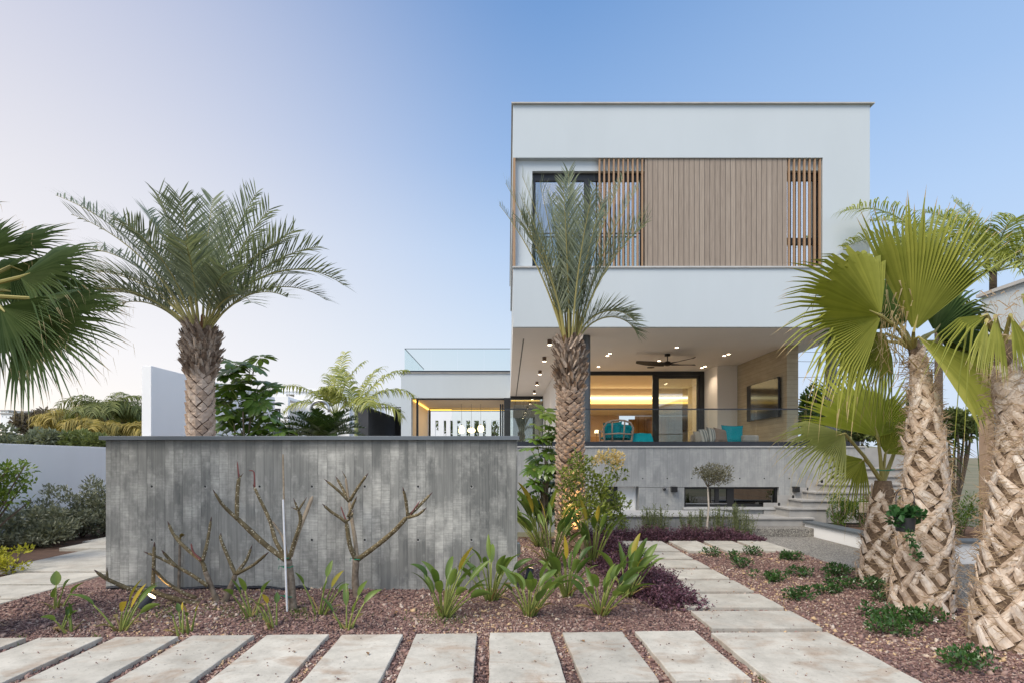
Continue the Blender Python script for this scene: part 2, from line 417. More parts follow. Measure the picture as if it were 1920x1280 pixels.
def sheet(name, x0, x1, y0, y1, z, mat, nx=1, ny=1, amp=0.0):
    mb = MB(); vs = []; fs = []
    for j in range(ny + 1):
        for i in range(nx + 1):
            x = x0 + (x1-x0)*i/nx; y = y0 + (y1-y0)*j/ny
            vs.append((x, y, z + amp * (math.sin(x*2.1+y*1.3) + math.sin(x*0.9-y*2.7+1)) * 0.5))
    for j in range(ny):
        for i in range(nx):
            a = j*(nx+1)+i; fs.append((a, a+1, a+nx+2, a+nx+1))
    mb.add(vs, fs)
    return tag(mb.build(name, mat, org=((x0+x1)/2, (y0+y1)/2, z)), kind='structure')
def gz(x, y):                                      # height of the gravel bed
    return 0.012 + 0.010 * (math.sin(x*2.1+y*1.3) + math.sin(x*0.9-y*2.7+1)) * 0.5 + 0.045 * max(0, min(1, (y-4.5)/0.9)) * (1 if x < 1.2 else 0) * max(0, min(1, (1.2 - x) / 0.5))
# terrain: one sheet to the horizon, rising to a low hill far away on the left
def terrain():
    xs = [-1500,-900,-500,-300,-200,-140,-100,-70,-50,-35,-25,-18,-12,-8,-4,0,4,8,12,18,25,40,70,120,250,500,900,1500]
    ys = [-60,-10,0,5,10,15,20,26,32,40,50,62,76,95,120,150,190,240,300,400,600,1000,2000]
    mb = MB(); vs = []; fs = []
    for y in ys:
        for x in xs:
            z = -0.05
            if y > 40: z += min(1, (y-40)/200) * 9.0 * (0.5 + 0.5*math.sin(x*0.011+0.4) * math.cos(y*0.006)) * (1.0 if x < -20 else 0.45)
            if y > 260: z = z * max(0.1, 1 - (y-260)/900)
            vs.append((x, y, z))
    n = len(xs)
    for j in range(len(ys)-1):
        for i in range(n-1): fs.append((j*n+i, j*n+i+1, (j+1)*n+i+1, (j+1)*n+i))
    mb.add(vs, fs)
    return tag(mb.build('ground', EARTH, org=(0, 0, 0), smooth=True), kind='structure')
terrain()
# gravel bed as one displaced sheet
def gravel_sheet():
    x0, x1, y0, y1, nx, ny = -5.04, 4.62, 2.2, 9.32, 110, 80
    mb = MB(); vs = []; fs = []
    for j in range(ny+1):
        for i in range(nx+1):
            x = x0+(x1-x0)*i/nx; y = y0+(y1-y0)*j/ny; vs.append((x, y, gz(x, y)))
    for j in range(ny):
        for i in range(nx): a = j*(nx+1)+i; fs.append((a, a+1, a+nx+2, a+nx+1))
    mb.add(vs, fs); return tag(mb.build('gravel_ground', GRAVEL, org=(0, 5, 0), smooth=True), kind='structure')
gravel_sheet()
sheet('soil_ground', -12, -5.05, 2.0, 15, -0.004, SOIL, 20, 20, 0.02)
sheet('planting_soil', 0.2, 4.62, 9.33, 10.0, 0.0, SOIL, 8, 4, 0.01)
sheet('courtyard_paving', -5.0, 0.1, 6.1, 30, 0.0, STEP)
sheet('lower_terrace', -12, -5.06, 15.01, 40, 0.0, STEP)
mb = MB(); mb.box(4.63, 5.88, 1.5, 9.96, -0.02, 0.008); tag(mb.build('driveway', AGG), kind='structure')
mb = MB(); mb.box(5.89, 9.2, 1.5, 7.36, -0.02, 0.009); tag(mb.build('driveway', AGG), kind='structure')

ORD = ['first','second','third','fourth','fifth','sixth','seventh','eighth','ninth','tenth','eleventh','twelfth']
def slab(x0, x1, y0, y1, label, group, rot=0.0, piv=(0, 4.3)):
    mb = MB(); cx, cy = (x0+x1)/2, (y0+y1)/2
    w, d = (x1-x0)/2, (y1-y0)/2
    # slightly worn outline
    pts = []
    r = random.Random(int(cx*977+cy*131))
    for (ax, ay, bx, by) in ((-1,-1,1,-1),(1,-1,1,1),(1,1,-1,1),(-1,1,-1,-1)):
        for k in range(6):
            t = k/6; j = r.uniform(-0.0035, 0.0035)
            pts.append((w*(ax+(bx-ax)*t)+j, d*(ay+(by-ay)*t)+j))
    mb.prism(pts, -0.01, 0.052 + r.uniform(-.003, .003))
    o = mb.build('stepping_slab', SLAB, local=True, bevel=0.006)
    v = Matrix.Rotation(rot, 2) @ Vector((cx - piv[0], cy - piv[1]))
    o.location = (v.x + piv[0], v.y + piv[1], 0); o.rotation_euler = (0, 0, rot + r.uniform(-.004, .004))
    return tag(o, label, 'paving slab', group)
G1 = 'stepping slabs in the front row'
for k, i in enumerate(range(-7, 3)):
    x0 = -0.150 + 0.611 * i
    lab = '%s concrete slab from the left in the row along the front edge' % ORD[k].capitalize()
    if i == 2: lab = 'front row concrete slab just left of the widest slab'
    slab(x0, x0 + 0.505, 3.36, 4.325, lab, G1, rot=0.030)
slab(1.70, 2.68, 3.30, 4.33, 'widest concrete slab of the front row, brown stained, where the two paths meet', G1, rot=0.012, piv=(2.2, 4.3))
G2 = 'stepping slabs of the path to the house'
for k in range(6):
    y0 = 4.45 + 0.622 * k
    slab(1.755, 2.71, y0, y0 + 0.505, '%s concrete slab of the path to the house counting from the front row' % ORD[k].capitalize(), G2)
slab(1.755, 2.73, 8.19, 9.20, 'large concrete slab at the far end of the path by the purple plants', G2)
for k, (a, b_) in enumerate(((2.86, 3.36), (3.47, 3.98), (4.08, 4.55))):
    slab(a, b_, 8.19, 9.20, ['narrow slab beside the large far slab of the path', 'middle one of the three narrow slabs leading to the driveway', 'narrow slab touching the aggregate driveway edge'][k], 'stepping slabs leading to the driveway')
G3 = 'stepping slabs of the left side path'
LP = [(-6.5, -5.1, 4.30, 4.80, 'Nearest concrete slab of the left side path at the photo edge'),
      (-6.5, -5.1, 4.88, 5.33, 'second nearest concrete slab of the left side path'),
      (-6.4, -5.1, 5.41, 5.96, 'third nearest slab of the left side path beside the gravel bed'),
      (-6.25, -5.1, 6.03, 6.62, 'slab of the left side path just in front of the biggest side slab'),
      (-6.75, -4.9, 6.70, 8.34, 'biggest slab of the left side path beside the yellow shrub'),
      (-7.3, -4.9, 8.42, 9.03, 'slab behind the biggest slab of the left side path'),
      (-7.5, -4.9, 9.11, 9.75, 'farthest slab of the left side path below the dark hedge')]
for a, b_, c, d, l in LP: slab(a, b_, c, d, l, G3)
mb = MB(); mb.box(-5.085, -5.03, 3.2, 6.7, -0.02, 0.05)
tag(mb.build('garden_kerb', simple('brown_edging', (0.20, 0.17, 0.14), (0.13, 0.11, 0.09), 8, 0.9), bevel=0.006), 'thin brown edging strip between left side path and gravel bed', 'edging')
# ------------------------------------------------------------ garden wall, boundary walls
gw = thing('garden_wall', 'dark board marked concrete garden wall behind the bare frangipani trees', 'wall', (-2.18, 5.87, 0))
mb = MB(); mb.box(-4.47, 0.107, 5.75, 6.0, -0.1, 1.712); mb.build('wall_panel', CONC_WALL, gw, bevel=0.006)
mb = MB(); mb.box(-4.52, 0.128, 5.715, 6.035, 1.712, 1.757); mb.build('wall_cap', CAPM, gw, bevel=0.003)
mb = MB()
TIE = simple('tie_hole_shadow', (0.02, 0.02, 0.02), (0.03, 0.03, 0.03), 4, 0.9)
TIER = simple('tie_hole_rim', (0.40, 0.40, 0.38), (0.30, 0.30, 0.29), 30, 0.9)
for px in (285, 385, 487, 585, 684, 784, 884):
    for py in (911, 1011):
        if (px, py) in ((385, 1011), (487, 1011)): continue
        p = at(px, py, 5.75)
        for r_, y_, m_ in ((0.019, 5.748, 1), (0.0125, 5.746, 0)):
            n = 12; cx = p.x + (0.003 if m_ else 0); cz = p.z - (0.005 if m_ else 0)
            vs = [(cx + r_*math.cos(6.2832*k/n), y_, cz + r_*math.sin(6.2832*k/n)) for k in range(n)]
            mb.add(vs, [tuple(range(n))], 0.5, m_)
mb.build('tie_holes', [TIE, TIER], gw)
mb = MB(); mb.box(0.108, 0.135, 5.80, 5.90, 0.40, 0.56); mb.box(0.135, 0.145, 5.82, 5.88, 0.43, 0.53)
tag(mb.build('socket_box', CHROME, bevel=0.004), 'small grey outdoor socket box on the right end of the garden wall', 'socket')

# left boundary wall, leaning slightly outward to the back
def slant_wall(name, pts, z0, z1, th, mat, label, cat='wall'):
    (x0, y0), (x1, y1) = pts; d = Vector((x1-x0, y1-y0)).normalized(); n = Vector((-d.y, d.x)) * th
    mb = MB(); mb.prism([(x0, y0), (x1, y1), (x1+n.x, y1+n.y), (x0+n.x, y0+n.y)], z0, z1)
    return tag(mb.build(name, mat, bevel=0.01), label, cat)
slant_wall('boundary_wall', ((-8.25, 3.0), (-9.83, 14.2)), -0.2, 1.785, 0.22, WHITE2, 'long low white boundary wall behind the hedge at the left')
slant_wall('screen_wall', ((-9.58, 13.9), (-9.45, 21.0)), -0.2, 4.01, 0.26, WHITE2, 'tall white free standing wall left of the thick date palm')

# ------------------------------------------------------------ the house
house = thing('white_house', 'modern white two storey house with wood cladding, concrete base and open terrace', 'house', (3.9, 14.0, 0))
XL, XR, YF = 0.113, 7.70, 11.0
ZF, ZC, ZT = 1.62, 4.30, 9.02
zo0, zo1 = 5.548, 7.896; xo1 = 6.70
mb = MB()
mb.wall(XL, XR, ZC, ZT, YF, YF + 0.10, [(XL - 1, xo1, zo0, zo1)])
mb.box(XL, XL + 0.05, YF + 0.101, 22.5, ZC + .3, zo0 - 0.003); mb.box(XL, XL + 0.05, YF + 0.101, 22.5, zo1 + 0.003, ZT)
mb.box(XR - 0.2, XR, YF + 0.101, 22.5, ZC + .3, ZT)
mb.box(XL + 0.05, XR - 0.2, 22.3, 22.5, ZC + .3, ZT)
mb.build('upper_wall', WHITE, house)
win1 = (xat(998, 11.1), xat(1209, 11.1), 5.2, zat(321, 11.1)); win2 = (xat(1474, 11.1), xat(1546, 11.1), 5.2, zat(320, 11.1))
mb = MB(); mb.wall(XL + 0.05, XR - 0.2, 4.75, 8.7, YF + 0.101, YF + 0.30, [win1, win2]); mb.build('recess_wall', WHITE, house)
mb = MB(); mb.box(XL, XR, YF + 0.101, 23.2, ZC, ZC + 0.28); mb.build('terrace_ceiling', CEIL, house)
mb = MB(); mb.box(XL + 0.05, XR - 0.2, YF + 0.3, 22.3, 8.72, 8.92); mb.build('roof_slab', WHITE, house)
mb = MB(); mb.box(XL - 0.035, XR + 0.075, YF - 0.05, 22.6, ZT, ZT + 0.026); mb.build('roof_coping', COPING, house)
mb = MB(); mb.box(XL - 0.012, xo1, YF - 0.035, YF + 0.098, zo0, zo0 + 0.032); mb.build('parapet_coping', LEDGE, house)
mb = MB(); mb.box(XL + 0.004, XL + 0.05, YF + 0.0, YF + 1.4, zo0 + 0.033, zo1 - 0.002); mb.build('corner_screen', SLATW, house)
mb = MB(); mb.box(xat(1210, YF), xat(1477, YF), YF + 0.03, YF + 0.098, zo0 + 0.033, zo1 - 0.002); mb.build('wood_cladding', WOODP, house)
for a, b_, n in ((1124.5, 1205, 10), (1481, 1539, 7)):
    for k in range(n):
        x = xat(a + (b_ - a) * k / (n - 1), YF)
        mb = MB(); mb.box(x - 0.0165, x + 0.0165, YF + 0.02, YF + 0.065, zo0 + 0.033, zo1 - 0.004); mb.build('wood_slat', SLATW, house)
def window(name, x0, x1, z0, z1, y, fr, muls, gmat, parent, depth=0.07, top=None):
    mb = MB(); mb.box(x0, x0+fr, y, y+depth, z0, z1); mb.box(x1-fr, x1, y, y+depth, z0, z1)
    mb.box(x0+fr, x1-fr, y, y+depth, z1-(top or fr), z1); mb.box(x0+fr, x1-fr, y, y+depth, z0, z0+fr)
    for (a, b_) in muls: mb.box(a, b_, y+0.002, y+depth-0.002, z0+fr, z1-(top or fr))
    f = mb.build(name, BLACK, parent)
    mb = MB(); mb.box(x0+fr, x1-fr, y+depth*.45, y+depth*.6, z0+fr, z1-(top or fr)); mb.build('pane', gmat, f)
    return f
w = window('window', win1[0]+.002, win1[1]-.002, win1[2]+.002, win1[3]-.002, 11.19, 0.075, [(xat(1095, 11.2), xat(1107, 11.2))], GLASS_WIN, house, top=0.16)
w2 = window('window', win2[0]+.002, win2[1]-.002, win2[2]+.002, win2[3]-.002, 11.19, 0.06, [], GLASS_WIN, house, top=0.16)
mb = MB(); mb.box(win2[0]+.062, win2[1]-.062, 11.185, 11.262, zat(459, 11.2), zat(447, 11.2)); mb.build('transom', BLACK, w2)
# upstairs glass guard in front of the wide window
mb = MB(); mb.box(win1[0]+.01, win1[1]-.1, 11.13, 11.14, zo0 - 0.1, zat(439, 11.13)); gg = mb.build('glass_guard', GLASS_RAIL, house)
mb = MB(); mb.box(win1[0]+.01, win1[1]-.1, 11.125, 11.145, zat(439, 11.13), zat(437, 11.13)); mb.build('guard_rail', STEEL, gg)
# room upstairs
ROOMW = plaster('warm_room_paint', (0.62, 0.56, 0.50))
mb = MB(); mb.box(0.3, 6.9, 15.0, 15.1, 4.8, 8.7); mb.box(0.3, 0.4, 11.31, 15.0, 4.8, 8.7); mb.box(3.3, 3.4, 11.31, 15.0, 4.8, 8.7)
mb.box(6.9, 7.0, 11.31, 15.0, 4.8, 8.7); mb.box(0.3, 7.0, 11.31, 15.1, 4.7, 4.79); mb.box(0.3, 7.0, 11.31, 15.1, 7.95, 8.0); mb.build('upstairs_room', ROOMW, house)
CURT = simple('cream_curtain', (0.70, 0.62, 0.52), (0.60, 0.52, 0.42), 8, 0.9)
def curtain(x0, x1, y, z0, z1, mat, parent, name='curtain', amp=0.03, per=0.09):
    mb = MB(); n = int((x1-x0)/per*8); vs = []; fs = []
    for i in range(n+1):
        x = x0+(x1-x0)*i/n; yy = y + amp*math.sin((x-x0)/per*2*math.pi)
        vs += [(x, yy, z0), (x, yy, z1)]
    for i in range(n): fs.append((2*i, 2*i+2, 2*i+3, 2*i+1))
    mb.add(vs, fs); return mb.build(name, mat, parent, smooth=True)
curtain(xat(1003, 11.6), xat(1016, 11.6), 11.6, 4.9, 7.9, CURT, house)
curtain(xat(1108, 11.6), xat(1122, 11.6), 11.6, 4.9, 7.9, CURT, house)
mb = MB(); mb.box(0.45, 3.2, 11.55, 11.62, 7.86, 7.9); mb.build('cove_strip', WARM, house)

# ground storey: base, floor
bw1 = (xat(1130, 11.0), xat(1198, 11.0), zat(958, 11.0), zat(911, 11.0)); bw2 = (xat(1283, 11.0), xat(1460.5, 11.0), zat(949.5, 11.0), zat(912, 11.0))
zb = 1.752
mb = MB(); mb.wall(-1.2, 7.60, -0.1, zb, YF, YF + 0.30, [bw1, bw2]); mb.box(7.30, 7.60, YF + 0.301, 23.0, -0.1, zb); mb.build('base_wall', CONC_HOUSE, house)
mb = MB(); mb.box(-1.2, 7.62, YF - 0.02, YF + 0.30, zb, zb + 0.028); mb.build('base_ledge', LEDGE, house)
mb = MB(); mb.box(-1.2, 7.6, YF + 0.31, 30.0, ZF - 0.2, ZF); mb.build('terrace_floor', simple('terrace_tile', (0.42, 0.39, 0.35), (0.36, 0.33, 0.30), 3, 0.5), house)
mb = MB()
for px in (1111, 1157, 1205, 1251, 1297, 1342, 1387, 1433, 1480):
    for py in ((896,) if px not in (1250, 1251) else (896, 945)):
        p = at(px, py, 10.998); n = 10
        mb.add([(p.x + 0.014*math.cos(6.2832*k/n), 10.997, p.z + 0.014*math.sin(6.2832*k/n)) for k in range(n)], [tuple(range(n))])
mb.build('tie_holes', TIE, house)
bwn = window('basement_window', bw2[0]+.002, bw2[1]-.002, bw2[2]+.002, bw2[3]-.002, 11.07, 0.045, [(xat(1340, 11.1), xat(1347, 11.1)), (xat(1362, 11.1), xat(1375, 11.1))], GLASS_DARK, house, depth=0.06)
mb = MB(); mb.box(bw2[0]-.03, bw2[1]+.12, YF - 0.06, YF - 0.002, bw2[2]-0.05, bw2[2]-0.005); mb.build('window_sill', LEDGE, house)
mb = MB(); mb.box(bw2[0]+.05, xat(1362, 11.1), 11.064, 11.069, bw2[2]+.06, bw2[2]+.075); mb.build('window_bar', CHROME, bwn)
mb = MB(); mb.box(bw1[0]+.002, bw1[0]+0.34, 11.12, 11.16, bw1[2]+.002, bw1[3]-.002); mb.build('basement_door', BLACK, house)
mb = MB(); mb.box(bw1[0]+0.345, bw1[1]-.002, 11.20, 11.28, bw1[2]+.002, bw1[3]-.002); mb.box(bw1[1]-0.06, bw1[1]-0.03, 11.17, 11.198, bw1[2]+.002, bw1[3]-.002); mb.build('basement_shutter', WHITE2, house)
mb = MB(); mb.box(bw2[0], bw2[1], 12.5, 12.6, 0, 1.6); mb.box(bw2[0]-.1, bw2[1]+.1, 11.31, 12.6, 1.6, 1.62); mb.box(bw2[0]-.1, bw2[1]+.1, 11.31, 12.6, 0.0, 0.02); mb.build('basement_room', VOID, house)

mb = MB(); mb.box(bw1[1], bw2[0], YF - 0.002, YF + .01, .900, .906); mb.box(bw2[1], 5.75, YF - 0.002, YF + .01, .900, .906); mb.build('pour_joint', TIE, house)
# terrace balustrade
bal = MB(); bal.box(-1.2, 7.50, YF + 0.02, YF + 0.10, zb + 0.029, 1.875); br = bal.build('terrace_balustrade', NAVY, house)
gx = [-1.2, xat(1040, 11), xat(1142, 11), xat(1330, 11), xat(1420.5, 11), xat(1513, 11), 7.48]
for a, b_ in zip(gx[:-1], gx[1:]):
    mb = MB(); mb.box(a + 0.006, b_ - 0.006, YF + 0.052, YF + 0.068, 1.876, 2.555); mb.build('glass_pane', GLASS_RAIL, br)
mb = MB(); mb.box(-1.2, 7.50, YF + 0.045, YF + 0.075, 2.556, 2.582); mb.build('handrail', NAVY, br)

# columns
for px, y in ((1097.5, 11.81), (1559, 11.81)):
    mb = MB(); mb.lathe([(0.115, ZF), (0.115, ZC - 0.002)], 28, (xat(px, y), y, 0)); mb.build('steel_column', STEEL, house, smooth=False)
# television wall, right part of the terrace
mb = MB(); mb.box(6.88, 7.16, 12.75, 15.5, ZF, ZC - 0.002); mb.build('board_marked_wall', CONC_H, house)
mb = MB(); mb.box(6.28, 7.10, 15.502, 16.6, ZF, ZC - 0.002); mb.build('terrace_wall', WARMW, house)
mb = MB(); mb.box(1.55, 1.75, 16.5, 23.0, ZF, ZC - 0.002); mb.build('corridor_wall', WARMW, house)
# ceiling slot
mb = MB(); p0, p1 = at(981, 635, 11.0), at(969, 746, 11.0)
y0_, y1_ = 970*2.8/225, 970*2.8/118
mb.box(0.355, 0.385, y0_, y1_, ZC - 0.004, ZC - 0.001); mb.build('ceiling_slot', BLACK, house)

# sliding doors of the living room
YD = 16.5
x0, x1 = 1.76, 6.27
mb = MB(); mb.box(x0, x1, YD, YD + 0.14, ZC - 0.12, ZC - 0.003); mb.box(xat(1312, YD), x1, YD, YD + 0.14, ZF, ZC - 0.12); mb.box(x0, x0 + 0.08, YD, YD + 0.14, ZF, ZC - 0.12)
df = mb.build('sliding_door', BLACK, house)
pa, pb = xat(1224, YD), xat(1312, YD)
mb = MB(); mb.box(pa, pa + 0.2, YD + 0.02, YD + 0.09, ZF, ZC - 0.121); mb.box(pa + 0.2, pb - 0.002, YD + 0.02, YD + 0.09, ZC - 0.22, ZC - 0.121); mb.box(pa + 0.2, pb - 0.002, YD + 0.02, YD + 0.09, ZF, ZF + 0.1); mb.box(pb - 0.08, pb - 0.002, YD + 0.02, YD + 0.09, ZF+.1, ZC - 0.22)
sf = mb.build('door_leaf', BLACK, df)
mb = MB(); mb.box(pa + 0.2, pb - 0.08, YD + 0.05, YD + 0.06, ZF + 0.1, ZC - 0.22); mb.build('pane', GLASS_DOOR, sf)

# living room
LIV = plaster('living_room_paint', (0.66, 0.56, 0.44))
mb = MB()
mb.box(1.76, 7.6, 16.66, 20.5, ZC - 0.001, ZC + 0.05)            # ceiling
mb.box(1.76, 9.5, 20.5, 20.7, 4.02, ZC + 0.05)
mb.box(1.76, 9.5, 20.701, 26.0, 3.68, 3.72)
mb.box(7.101, 7.25, 16.61, 20.4, ZF, ZC - .003)
mb.build('room_ceiling', LIV, house)
mb = MB(); mb.box(1.76, 9.5, 20.46, 20.60, 3.905, 3.965); mb.build('cove_strip', WARM, house)
mb = MB(); mb.box(1.76, 9.5, 20.60, 20.66, 3.78, 3.90); mb.build('cove_panel', simple('cove_gypsum', (0.75, 0.66, 0.5), (0.7, 0.6, 0.45), 2), house)
mb = MB(); mb.box(1.76, 9.5, 20.50, 20.60, 3.715, 3.765); mb.build('cove_strip', AMBER, house)
mb = MB(); mb.box(1.76, 5.6, 26.0, 26.1, ZF, 3.68); mb.box(9.4, 9.5, 20.4, 26.0, ZF, 4.3); mb.build('room_wall', plaster('rosy_paint', (0.62, 0.47, 0.38)), house)
mb = MB(); mb.box(xat(1178, 26), xat(1192, 26), 25.9, 25.98, ZF, 3.5); mb.box(xat(1213, 26), xat(1240, 26), 25.2, 25.98, ZF, 3.5); mb.box(xat(1192, 26), 9.4, 26.11, 26.2, ZF, 3.68); mb.build('wood_partition', OAK, house)

# corridor end: glazed door and curtain
YC = 23.0
mb = MB(); mb.box(xat(945, YC), xat(957, YC), YC + 0.001, YC + .12, ZF, ZC - .003); mb.box(xat(957, YC), xat(1026, YC), YC + 0.001, YC + .10, ZC - 0.12, ZC - .003); mb.box(xat(1026, YC), 1.548, YC - 0.3, YC + .12, ZF, ZC - .003)
gd = mb.build('corner_glazing', BLACK, house)
mb = MB(); mb.box(xat(957, YC), xat(1026, YC), YC + .05, YC + .06, ZF, ZC - .12); mb.build('pane', GLASS_DOOR, gd)
curtain(xat(962, 24.2), xat(1026, 24.2), 24.2, ZF, 4.05, simple('grey_curtain', (0.42, 0.44, 0.43), (0.36, 0.38, 0.37), 5, 0.9), house)
curtain(xat(957, 24.4), xat(1022, 24.4), 24.4, 3.95, 4.24, simple('gold_valance', (0.6, 0.42, 0.12), (0.5, 0.33, 0.08), 5, 0.8), house, 'valance')
mb = MB(); mb.box(0.15, 1.5, 24.05, 24.1, 4.21, 4.235); mb.build('cove_strip', AMBER, house)

# ------------------------------------------------------------ single storey wing at the back
YW = 23.0
wl, wt = xat(752, YW), 5.317
ho = (xat(771, YW), 0.0, -0.1, zat(745, YW))
mb = MB(); mb.wall(wl, XL - 0.003, -0.1, wt, YW, YW + 0.35, [(ho[0], xat(947, YW) + .003, 0.5, ho[3]), (xat(947, YW), XL - 0.003, 0.5, ho[3] - .0)])
mb.box(wl, wl + 0.3, YW + 0.351, 28.3, -0.1, wt); mb.build('wing_wall', WHITE, house)
mb = MB(); mb.box(wl - 0.05, XL - 0.004, YW - 0.05, 28.4, wt, wt + 0.035); mb.build('wing_coping', COPING, house)
mb = MB(); mb.box(wl + 0.3, 1.5, YW + 0.351, 28.3, 4.24, 4.5); mb.build('wing_ceiling', LIV, house)
zg0, zg1 = 5.352, zat(653, YW + .05)
mb = MB(); mb.box(-4.62, XL - .004, YW + 0.02, YW + 0.10, zg0, zg0 + 0.085); mb.box(-4.62, -4.54, YW + 0.10, 28.3, zg0, zg0 + 0.085); rb = mb.build('roof_balustrade', NAVY, house)
for a, b_ in ((-4.60, -3.42), (-3.41, -2.24), (-2.23, -1.06), (-1.05, XL - .01)):
    mb = MB(); mb.box(a, b_, YW + .05, YW + .065, zg0 + .086, zg1 - .02); mb.build('glass_pane', GLASS_RAIL, rb)
for k in range(3):
    mb = MB(); mb.box(-4.588, -4.573, YW + .07 + k*1.72, YW + .07 + k*1.72 + 1.7, zg0 + .086, zg1 - .02); mb.build('glass_pane', GLASS_RAIL, rb)
mb = MB(); mb.box(-4.60, XL - .01, YW + .045, YW + .07, zg1 - .019, zg1 + .006); mb.box(-4.595, -4.567, YW + .07, 28.3, zg1 - .019, zg1 + .006); mb.build('handrail', STEEL, rb)
# wing opening frames
mb = MB(); mb.box(xat(780, 23.3), xat(784, 23.3), 23.355, 23.42, ZF, 4.18); mb.box(xat(780, 23.3), xat(947, 23.3), 23.355, 23.42, 4.18, 4.238)
for px in (937.5, 941.5, 945.5): mb.box(xat(px, 24.0), xat(px + 2.6, 24.0), 23.43, 24.4, ZF, 4.0)
mb.build('folding_door', BLACK, house)
mb = MB(); mb.box(-4.30, xat(947, 28), 28.0, 28.1, 4.10, 4.239); mb.box(-4.30, -4.18, 28.0, 28.1, ZF, 4.10); mb.build('rear_door_frame', BLACK, house)
mb = MB(); mb.box(-4.40, -4.31, 23.43, 27.99, ZF, 4.236); mb.build('wing_side_panel', plaster('warm_panel', (0.70, 0.56, 0.38)), house)
mb = MB(); mb.box(-4.30, -4.24, 23.5, 27.9, 4.16, 4.20); mb.build('cove_strip', AMBER, house)
mb = MB(); mb.box(-4.17, 0.0, 27.8, 27.86, 4.13, 4.17); mb.build('cove_strip', AMBER, house)
# carport left of the wing
mb = MB(); mb.box(xat(636, 24), wl - .003, 24.0, 24.25, zat(762, 24), zat(731, 24)); mb.box(xat(636, 24), wl - .003, 24.25, 30, zat(741, 24), zat(733, 24)); mb.build('carport_roof', WHITE, house)
mb = MB(); mb.box(xat(664, 24), xat(690, 24), 24.05, 29.9, -0.05, zat(762, 24) - .003); mb.box(xat(690, 24), wl - .003, 29.8, 29.9, -0.05, 4.4); mb.build('carport_wall', DARKWALL, house)

# courtyard wall with slots far behind the wing
mb = MB(); YS = 36.0
sl = [(816,822),(832,836.5),(844,849),(857,863.6),(874,881.5),(889,898),(905.5,911),(921,936)]
mb.wall(-9, 4, -0.1, 5.1, YS, YS + 0.3, [(xat(a, YS), xat(b_, YS), 0.9, zat(787.5, YS)) for a, b_ in sl])
tag(mb.build('courtyard_wall', WHITE2), 'white courtyard wall with narrow window slots seen through the wing', 'wall')

# ------------------------------------------------------------ planter, landing, stairs
mb = MB(); mb.box(1.2, 4.46, 10.0, 10.2, -0.05, 0.385); pw = tag(mb.build('planter_wall', CONC_HOUSE, bevel=.005), 'low concrete planter wall behind the lavender in front of the house', 'wall')
mb = MB(); mb.box(1.2, 4.50, 9.97, 10.99, 0.386, 0.42); mb.build('coping', LEDGE, pw, bevel=.004)
mb = MB(); mb.box(4.3, 6.05, 9.97, 10.32, -0.05, 0.165); tag(mb.build('aggregate_step', AGG, bevel=.008), 'low exposed aggregate step at the end of the driveway', 'step')
st = thing('staircase', 'grey stone staircase climbing right beside the terrace base', 'stairs', (6.4, 10.7, 0))
mb = MB(); mb.box(4.47, 6.1, 10.32, 10.99, -0.05, 0.30); mb.build('landing', STEP, st); mb = MB(); mb.box(4.51, 6.12, 10.29, 10.99, 0.301, 0.335); mb.build('landing_slab', STEP, st, bevel=.004)
LX = [1480, 1505, 1530, 1556, 1580, 1606]
for k, px in enumerate(LX):
    yf = 10.42 + 0.05 * k; xk = xat(px, yf); z = zat(951.5 - 15.2 * k, yf)
    zp = 0.336 if k == 0 else zat(951.5 - 15.2 * (k - 1), yf)
    x1 = 6.42 if k == 0 else 8.6
    mb = MB(); mb.box(xk, x1, yf, 10.99 if xk < 7.55 else 12.5, max(0, zp - 0.3), z - 0.036); sp = mb.build('step', STEP, st)
    mb = MB(); mb.box(xk - 0.03, x1 + .02, yf - 0.03, 10.99, z - 0.035, z); mb.build('tread', STEP, sp, bevel=.004)
    mb = MB(); mb.box(xk - 0.24, xk + 0.1, 10.965, 10.995, zp - 0.02 if k else 0.336, z + 0.06); mb.build('skirting', CAPM if 0 else STEP, st)
mb = MB(); mb.box(7.61, 9.5, 11.3, 14, -0.05, 1.75); mb.build('upper_landing', STEP, st)
# white planter right of the driveway
pl = thing('white_planter', 'low white rendered planter with grey coping along the driveway', 'planter', (7.5, 8.8, 0))
mb = MB(); mb.box(5.9, 6.08, 7.55, 10.28, -0.05, 0.235); mb.box(5.9, 9.0, 7.37, 7.549, -0.05, 0.30); mb.build('planter_side', WHITE2, pl)
mb = MB(); mb.box(5.86, 6.13, 7.62, 10.28, 0.236, 0.275); mb.box(5.86, 9.0, 7.33, 7.61, 0.301, 0.34); mb.build('coping', CAPM, pl, bevel=.004)
mb = MB(); mb.box(6.081, 9.0, 7.56, 10.28, 0, 0.2); mb.build('planter_soil', SOIL, pl)
# right neighbour wall
nb = thing('side_wall', 'tall white wall with grey coping behind the palms at the right edge', 'wall', (8.8, 7, 0))
mb = MB(); mb.box(8.7, 8.95, 2.0, 9.5, 1.9, 4.46); mb.build('wall_panel', WHITE, nb)
mb = MB(); mb.box(8.64, 9.0, 1.9, 9.55, 4.461, 4.52); mb.build('coping', LEDGE, nb)
TAN = simple('tan_boarding', (0.36, 0.26, 0.19), (0.30, 0.21, 0.15), 4, 0.8)
mb = MB()
for k in range(9): mb.box(8.66, 8.70, 2.0, 9.48, 0.0 + 0.21*k, 0.20 + 0.21*k, c=rnd.random())
mb.build('boarding', TAN, nb)
mb = MB(); mb.box(8.52, 8.655, 9.2, 9.36, -0.05, 2.6); tag(mb.build('timber_post', TAN, bevel=.008), 'tan timber post standing behind the thickest palm trunk', 'post')
